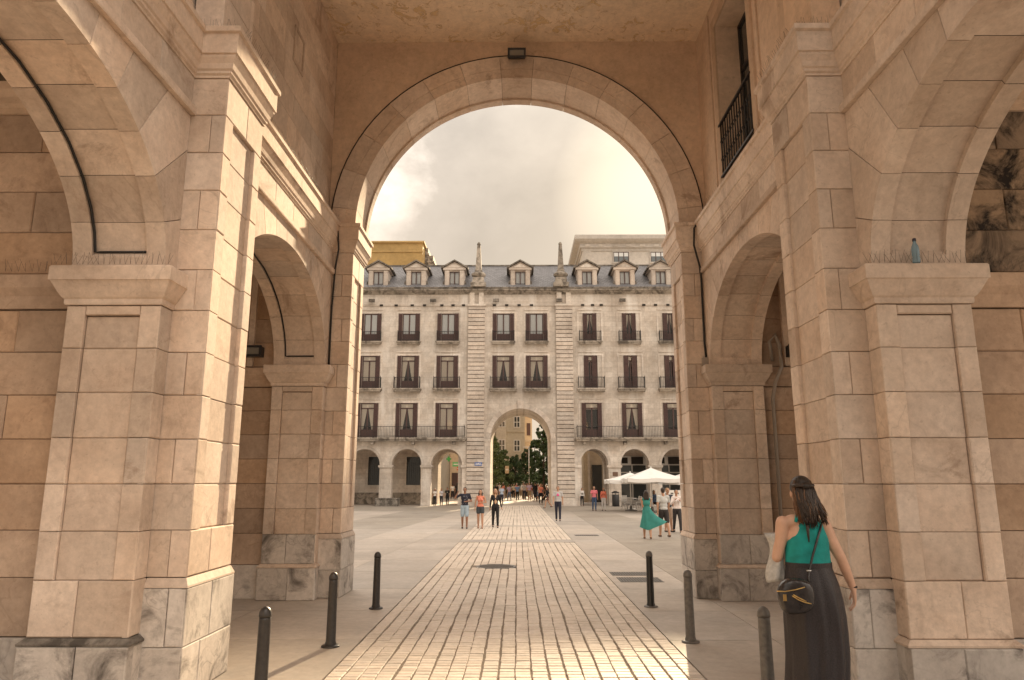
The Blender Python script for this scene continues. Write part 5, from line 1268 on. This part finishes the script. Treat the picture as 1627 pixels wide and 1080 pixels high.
def crowd(px, pf, a=None, top=None, bot=None, h=None, face=None, ctx='in the archway crowd'):
    a = cr.randrange(6) if a is None else a; top = top or cr.choice(list(TOPC)); bot = bot or cr.choice(list(BOTC))
    src = ARC[a]
    if a not in used: used.add(a); o = src
    else: o = copy_tree(src)
    x, y = on_ground(px, pf)
    if y > 97: k_ = cr.uniform(72, 97) / y; x *= k_; y *= k_
    o.location = (x, y, 0); o.rotation_euler = (0, 0, cr.choice((0, PI, .4, PI + .5)) if face is None else face); hh = h or cr.uniform(1.58, 1.82); o.scale = (hh / 1.72,) * 3
    kind = ('man', 'woman', 'man', 'woman', 'woman', 'man')[a]
    for c in o.children:
        k = c.name.split('.')[0]; c.material_slots[0].link = 'OBJECT'
        if k in ('shirt', 'jacket'): c.material_slots[0].material = cl(TOPC[top])
        elif k in ('trousers', 'shorts', 'skirt'): c.material_slots[0].material = cl(BOTC[bot])
        elif k == 'hair': c.material_slots[0].material = HR[cr.choice(('dark', 'dark', 'brown', 'fair'))]
        elif k == 'shoe': c.material_slots[0].material = cl(cr.choice((black, (.5, .48, .45), (.2, .1, .06))))
    bw = {0: 'trousers', 1: 'trousers', 2: 'shorts', 3: 'skirt', 4: 'shorts', 5: 'trousers'}[a]
    tag(o, 'distant person in %s top and %s %s %s' % (top, bot, bw, ctx), 'person', 'people strolling in the street beyond the archway'); return o
SPEC = [(806.5, 789.5, 2, 'yellow', 'black'), (812.5, 790, 3, 'black', 'black'), (818.5, 780, 1, 'pink', 'denim'), (825, 785, 3, 'striped beige', 'khaki'), (833, 794.5, 0, 'grey', 'navy'), (841.5, 795, 2, 'lilac', 'khaki'), (859.5, 801, 1, 'coral', 'black'), (799, 786, 1, 'coral', 'white'), (831.5, 783, 5, 'white', 'khaki'), (789, 795, 0, 'black', 'denim'), (793.5, 787, 4, 'white', 'black'), (847.5, 789, 5, 'black', 'white'), (852, 790, 0, 'red', 'black'), (865.5, 792, 1, 'white', 'navy'), (868.5, 787, 0, 'black', 'black'), (822, 778.5, 0, 'blue', 'black'), (836.5, 781, 1, 'yellow', 'denim'), (803, 780.5, 5, 'grey', 'black'), (844, 780, 3, 'red', 'white'), (856, 783, 2, 'white', 'denim'), (814.5, 777.5, 4, 'lilac', 'black'), (828.5, 777.5, 2, 'navy', 'khaki'), (839.5, 777.5, 0, 'red', 'khaki'), (849.5, 778.5, 4, 'coral', 'black'), (862, 780.5, 5, 'navy', 'denim'), (809, 778.5, 0, 'lilac', 'denim'), (796, 779.5, 2, 'blue', 'white'), (853.5, 777.2, 1, 'pink', 'black'), (833.8, 777, 3, 'coral', 'navy')]
SPEC += [(801.5, 791, 1, 'navy', 'khaki'), (816, 787, 0, 'striped beige', 'black'), (821, 791.5, 4, 'red', 'denim'), (828, 789, 5, 'grey', 'khaki'), (837.5, 787.5, 1, 'lilac', 'black'), (845, 792.5, 3, 'navy', 'navy'), (850.5, 796, 5, 'black', 'navy'), (855.5, 793, 1, 'striped beige', 'denim'), (861.5, 788.5, 2, 'grey', 'navy'), (785.5, 792, 1, 'lilac', 'navy'), (810, 784, 5, 'blue', 'khaki'), (842.5, 785, 0, 'yellow', 'khaki')]
for t_ in SPEC: crowd(*t_)
crowd(719, 784, 0, 'white', 'black', ctx='in the side street behind the left arch'); crowd(726, 784.5, 1, 'black', 'black', ctx='in the side street behind the left arch')
crowd(1087, 812, 5, 'grey', 'navy', ctx='standing at the parasols by the stone pier')

# ================================================================== THE WOMAN IN FRONT
WY = 5.6; WL = Vector((at_y(1290, 1000, WY)[0], WY, 0))
def Wp(zx, zy, dy=0.):                            # a point on her, dy metres beyond her middle
    x, z = at_y(1190 + zx / 3.175, 740 + zy / 3.175, WY + dy); return Vector((x, WY + dy, z)) - WL
def fine_hand(mb, wr, d, palm_n, side):
    d = Vector(d).normalized(); v = Vector(palm_n); v = (v - d * v.dot(d)).normalized(); u = d.cross(v) * side
    for k in range(4): o = (-.027, -.009, .009, .027)[k]; mb.cap(wr + d * .012 + u * o * .55, .019, wr + d * .08 + u * o, .0125, 8)
    for k, (o, l) in enumerate(((-.029, .058), (-.010, .074), (.010, .080), (.028, .070))):
        p0 = wr + d * .085 + u * o; p1 = p0 + d * l * .5 + v * .006 + u * o * .08; p2 = p1 + d * l * .32 + v * .018; p3 = p2 + d * l * .2 + v * .016
        mb.cap(p0, .0095, p1, .0090, 8); mb.cap(p1, .009, p2, .0082, 8); mb.cap(p2, .0082, p3, .0072, 8)
    t0 = wr + d * .028 + u * .030; t1 = t0 + d * .035 + u * .022 + v * .012; mb.cap(t0, .014, t1, .011, 8); mb.cap(t1, .0108, t1 + d * .032 + u * .004 + v * .012, .009, 8)
mb = MB()
HCn = Wp(262, 132, .02)
mb.ell(HCn + Vector((0, 0, .015)), (.074, .092, .098), 14, 10); mb.ell(HCn + Vector((0, .035, -.055)), (.052, .058, .062), 12, 8); mb.ell(HCn + Vector((0, .098, -.02)), (.012, .018, .022), 8, 6)
for q in (-1, 1): mb.ell(HCn + Vector((q * .076, 0, -.015)), (.011, .018, .030), 8, 6)
nk = Wp(280, 262, 0); mb.cap(nk, .05, HCn + Vector((.005, -.01, -.06)), .045)
SL, SR = Wp(178, 283), Wp(368, 292); wa = Wp(298, 480); ch = Wp(285, 385)
mb.cap(SL + Vector((.03, 0, .0)), .046, SR - Vector((.03, 0, 0)), .046); mb.cap(nk - Vector((0, 0, .02)), .058, SL + Vector((.05, 0, .012)), .044); mb.cap(nk - Vector((0, 0, .02)), .058, SR - Vector((.05, 0, -.012)), .044)
mb.ell(ch + Vector((0, .01, .02)), (.142, .10, .15), 16, 10); mb.ell(wa, (.118, .092, .14), 16, 10)
hp = Wp(320, 590); mb.ell(hp, (.155, .12, .14), 16, 10); mb.ell(hp + Vector((0, -.05, -.06)), (.125, .085, .11), 14, 8)
for q in (-1, 1):                                  # right leg steps forward
    h_ = hp + Vector((q * .08, 0, -.04)); kn = Vector((h_.x + q * .005, .14 if q > 0 else -.04, .52)); an = Vector((kn.x, .10 if q > 0 else -.09, .10))
    mb.cap(h_, .088, kn, .058); mb.cap(kn, .056, kn.lerp(an, .4) - Vector((0, .012, 0)), .056); mb.cap(kn.lerp(an, .4) - Vector((0, .012, 0)), .055, an, .036); mb.cap(an, .036, an + Vector((0, .14, -.05)), .03)
EL = Wp(142, 460, .03); WRl = Wp(150, 400, .25)
mb.cap(SL + Vector((-.012, 0, -.005)), .052, SL.lerp(EL, .55), .045, 12); mb.cap(SL.lerp(EL, .55), .045, EL, .040, 12); mb.cap(EL, .040, EL.lerp(WRl, .4), .040, 12); mb.cap(EL.lerp(WRl, .4), .040, WRl, .027, 12)
fine_hand(mb, WRl, (.15, .9, .2), (.3, 0, -1), -1)
ER = Wp(462, 462, -.02); WRr = Wp(526, 618, .03)
mb.cap(SR + Vector((.012, 0, -.005)), .052, SR.lerp(ER, .5), .046, 12); mb.cap(SR.lerp(ER, .5), .046, ER, .040, 12); mb.cap(ER, .039, ER.lerp(WRr, .35), .039, 12); mb.cap(ER.lerp(WRr, .35), .039, WRr, .026, 12)
fine_hand(mb, WRr, Wp(540, 740, .05) - Wp(526, 618, .03), (-1, .25, 0), 1)
wskin = plain('skin_warm', (.62, .38, .27), .5, noise=.08, nscale=14, bump=.06)
wb = blob('person', mb, wskin, None, .0065, 5); wb.location = WL
tag(wb, 'woman in teal tank top and long black skirt walking away in the right foreground', 'person')
# tank top: torso shell with racer back
mb = MB(); n = 40
rings = [(500, 190, 413, .104), (485, 190, 408, .105), (440, 190, 402, .104), (400, 190, 398, .106), (375, 192, 397, .106), (345, 208, 386, .100), (315, 224, 372, .088), (290, 232, 368, .074), (275, 240, 362, .062)]
V = []
for i, (zy, xl, xr, ry) in enumerate(rings):
    a_, b_ = Wp(xl, zy), Wp(xr, zy); c = (a_ + b_) / 2; rx = (b_.x - a_.x) / 2 + .004
    for k in range(n):
        t = 2 * PI * k / n; cr_ = .012 * math.sin(3 * t + i * .9) * (1 if i < 5 else 0) * .35
        V.append((c.x + rx * math.copysign(abs(math.cos(t)) ** .8, math.cos(t)), (ry + .006 + cr_) * math.sin(t) + .005, c.z))
mb.add(V, [(i * n + k, i * n + (k + 1) % n, (i + 1) * n + (k + 1) % n, (i + 1) * n + k) for i in range(len(rings) - 1) for k in range(n)], True)
teal = plain('teal_knit', (.006, .27, .255), .8, noise=.22, nscale=12, bump=.9)
tk = mb.build('tank_top', teal, wb); sm = tk.modifiers.new('t', 'SOLIDIFY'); sm.thickness = .005; ss = tk.modifiers.new('s', 'SUBSURF'); ss.levels = 1; ss.render_levels = 1; PENDING.append(tk)
for xl in (237, 357):
    mb = MB(); p = Wp(xl, 282, -.055); q = nk + Vector((.055 if xl > 300 else -.055, .0, .045)); mb.tube([p, p.lerp(q, .5) + Vector((0, -.014, .012)), q, Wp(xl, 300, .09)], .013, 8); mb.build('shoulder_strap', teal, wb)
# skirt with long folds
mb = MB(); n = 96; K = 30; V = []
prof = [(495, 190, 413, .108), (520, 187, 420, .118), (600, 183, 452, .150), (680, 183, 474, .165), (760, 186, 490, .17), (850, 195, 500, .172), (960, 204, 506, .18), (1080, 204, 502, .19), (1240, 195, 500, .20), (1420, 188, 505, .215)]
def lerp_prof(q):
    t = q * (len(prof) - 1); i = min(int(t), len(prof) - 2); f = t - i; return [prof[i][k] * (1 - f) + prof[i + 1][k] * f for k in range(4)]
for i in range(K + 1):
    zy, xl, xr, ry = lerp_prof(i / K); a_, b_ = Wp(xl, zy), Wp(xr, zy); c = (a_ + b_) / 2; rx = (b_.x - a_.x) / 2; q = i / K
    for k in range(n):
        t = 2 * PI * k / n; f = 1 + q ** .8 * (.11 * math.sin(6 * t + 1.3 + q * 1.4) + .07 * math.sin(11 * t + 2.1 - q * 2.6) + .025 * math.sin(23 * t + q * 3))
        V.append((c.x + rx * math.cos(t) * (1 + (f - 1) * .45), ry * math.sin(t) * f + .03 * q, max(c.z, .03)))
mb.add(V, [(i * n + k, i * n + (k + 1) % n, (i + 1) * n + (k + 1) % n, (i + 1) * n + k) for i in range(K) for k in range(n)], True)
skm = plain('black_jersey', (.024, .019, .022), .5, noise=.5, nscale=120, bump=.3)
sk = mb.build('skirt', skm, wb); sm = sk.modifiers.new('t', 'SOLIDIFY'); sm.thickness = .004; PENDING.append(sk)
mb = MB(); a_, b_ = Wp(190, 497), Wp(413, 497); c = (a_ + b_) / 2; rx = (b_.x - a_.x) / 2 + .005
V = [(c.x + rx * math.cos(2 * PI * k / 40), .113 * math.sin(2 * PI * k / 40), c.z + dz_) for dz_ in (-.018, .018) for k in range(40)]
mb.add(V, [(k, (k + 1) % 40, 40 + (k + 1) % 40, 40 + k) for k in range(40)], True); mb.build('waistband', skm, wb)
for q in (-1, 1): mb = MB(); x0 = (hp.x + q * .085); y0 = .10 if q > 0 else -.09; mb.cap((x0, y0 - .05, .045), .042, (x0, y0 + .15, .035), .036); blob('sandal', mb, cl((.08, .05, .035)), wb, .012, 2)
# hair: scalp cap plus many locks, half tied back
mb = MB(); mb.ell(HCn + Vector((0, -.012, .03)), (.083, .098, .097), 16, 10); mb.ell(HCn + Vector((0, -.055, -.02)), (.070, .062, .085), 14, 8); mb.ell(HCn + Vector((.005, -.10, .045)), (.038, .026, .024), 12, 8)
hb_ = blob('hair', mb, HR['dark'], wb, .007, 3)
hairm = plain('hair_locks_dark', (.030, .017, .011), .42, noise=.5, nscale=60); hairb = plain('hair_locks_brown', (.13, .062, .028), .45, noise=.4, nscale=60)
hr_ = random.Random(9); mbd = MB(); mbb = MB()
for k in range(330):
    t = hr_.uniform(-1.25, 1.25); r0 = Vector((.082 * math.sin(t), -.096 * math.cos(t), 0)); p0 = HCn + Vector((r0.x, r0.y, hr_.uniform(.0, .09))); sc_ = 1 - max(0, (p0.z - HCn.z - .03)) * 4
    p0 = HCn + Vector((r0.x * sc_, r0.y * sc_ - .012, p0.z - HCn.z))
    ln = hr_.uniform(.17, .275) * (1 - .10 * abs(t)); side = abs(t) > .85
    ex = HCn.x + r0.x * hr_.uniform(.75, 1.25) + .02 + (.045 if t > .7 else 0); end = Vector((ex, -.100 - hr_.uniform(.0, .022) + (.055 if side else 0), HCn.z - ln))
    mid = Vector((HCn.x + r0.x * 1.12 + .006, r0.y * 1.05 - .02, HCn.z - ln * .42)); wv = hr_.uniform(-.014, .014)
    pts = []
    for i in range(7):
        q = i / 6; p = p0 * (1 - q) ** 2 + mid * 2 * q * (1 - q) + end * q * q; p.x += wv * math.sin(q * 6 + k); pts.append(p)
    (mbb if side or hr_.random() < .16 else mbd).tube(pts, [.0035, .0058, .0062, .006, .0052, .004, .0012], 5)
tag(mbd.build('hair_locks', hairm, wb, fix=False), kind='stuff'); tag(mbb.build('brown_hair_locks', hairb, wb, fix=False), kind='stuff')
for q in (-1, 1):
    mb = MB(); pts = [HCn + Vector((q * .078, -.02 - .0, .05)), HCn + Vector((q * .06, -.085, .05)), HCn + Vector((q * .02, -.118, .045))]; mb.tube(pts, [.012, .014, .012], 8); mb.build('hair_twist', hairm, wb)
mb = MB(); mb.tube([Wp(296, 300, -.125), Wp(299, 345, -.128), Wp(303, 385, -.12)], [.013, .010, .004], 8); mb.build('thin_braid', hairm, wb)
mb = MB(); mb.lathe([(.029, -.006), (.031, 0), (.029, .006)], (WRr.x, WRr.y, WRr.z + .012), 14); mb.build('bracelet', cl((.03, .02, .02)), wb)
# handbag on a strap across the back
lea = plain('black_leather', (.026, .023, .024), .24, spec=.6, noise=.3, nscale=25, bump=.35); brass = plain('brass', (.62, .42, .16), .3, metal=.9)
bag = tag(empty('handbag', WL), 'black leather handbag with brass zips hanging at the left hip of the woman in front', 'handbag')
def bag_poly(pts, dy, bulge):
    c = sum((Wp(x, y, dy) for x, y in pts), Vector()) / len(pts); V = []; K = 5; n = len(pts); f = []
    for i in range(-K, K + 1):
        q = i / K; s_ = (1 - abs(q) ** 2.6 * .22)
        for x, y in pts: p = Wp(x, y, dy); V.append((c.x + (p.x - c.x) * s_, p.y + q * bulge, c.z + (p.z - c.z) * s_))
    m_ = 2 * K + 1
    for i in range(m_ - 1):
        for k in range(n): f.append((i * n + k, i * n + (k + 1) % n, (i + 1) * n + (k + 1) % n, (i + 1) * n + k))
    f.append(tuple(range(n))); f.append(tuple(range((m_ - 1) * n, m_ * n))); return V, f
mb = MB(); V, f = bag_poly([(150, 600), (175, 570), (230, 560), (290, 572), (318, 600), (330, 650), (328, 700), (310, 732), (260, 748), (195, 752), (165, 730), (148, 680), (140, 640)], -.21, .055); mb.add(V, f, True)
bb_ = mb.build('bag_body', lea, bag); ss = bb_.modifiers.new('s', 'SUBSURF'); ss.levels = 1; ss.render_levels = 1; PENDING.append(bb_)
for pts in ([(140, 632), (180, 634), (230, 626), (282, 612)], [(218, 655), (250, 676), (285, 690), (315, 696)], [(224, 650), (256, 668), (290, 684)]):
    mb = MB(); mb.tube([Wp(x, y, -.268) for x, y in pts], .0042, 6); mb.build('zip', brass, bag)
mb = MB(); p = Wp(182, 665, -.275); mb.box(p.x - .012, p.x + .010, p.y - .004, p.y + .004, p.z - .022, p.z + .022); mb.build('zip_pull', brass, bag)
mb = MB(); mb.tube([Wp(305, 600, -.19), Wp(300, 560, -.17), Wp(306, 520, -.145), Wp(322, 450, -.128), Wp(345, 370, -.115), Wp(362, 310, -.085), Wp(366, 283, -.03), Wp(364, 285, .05)], .0085, 6); mb.build('strap', lea, bag)
mb = MB(); mb.lathe([(.017, -.006), (.02, 0), (.017, .006)], Wp(302, 528, -.155), 12); mb.build('ring', plain('steel', (.6, .6, .6), .25, metal=.9), bag)
# pale cardigan over her left arm
mb = MB(); n = 30; K = 16; V = []
for i in range(K + 1):
    q = i / K
    for k in range(n):
        t = 2 * PI * k / n; zy = 345 + 235 * q; xl = 78 + 30 * q + (22 * math.sin(q * 5)); xr = 150 + 38 * q
        a_, b_ = Wp(xl, zy, .08), Wp(xr, zy, .08); f_ = 1 + .14 * math.sin(5 * t + 4 * q) * (.3 + q)
        V.append(((a_.x + b_.x) / 2 + (b_.x - a_.x) / 2 * math.cos(t), .08 + .075 * math.sin(t) * f_ * (1 - .3 * q), a_.z + .012 * math.sin(3 * t)))
mb.add(V, [(i * n + k, i * n + (k + 1) % n, (i + 1) * n + (k + 1) % n, (i + 1) * n + k) for i in range(K) for k in range(n)] + [tuple(range(n)), tuple(range(K * n, K * n + n))], True)
cg = mb.build('cardigan', plain('pale_grey_knit', (.50, .49, .47), .9, noise=.15, nscale=40, bump=.4)); cg.location = WL; tag(cg, 'pale grey cardigan draped over the left arm of the woman in front', 'cardigan')
bake()
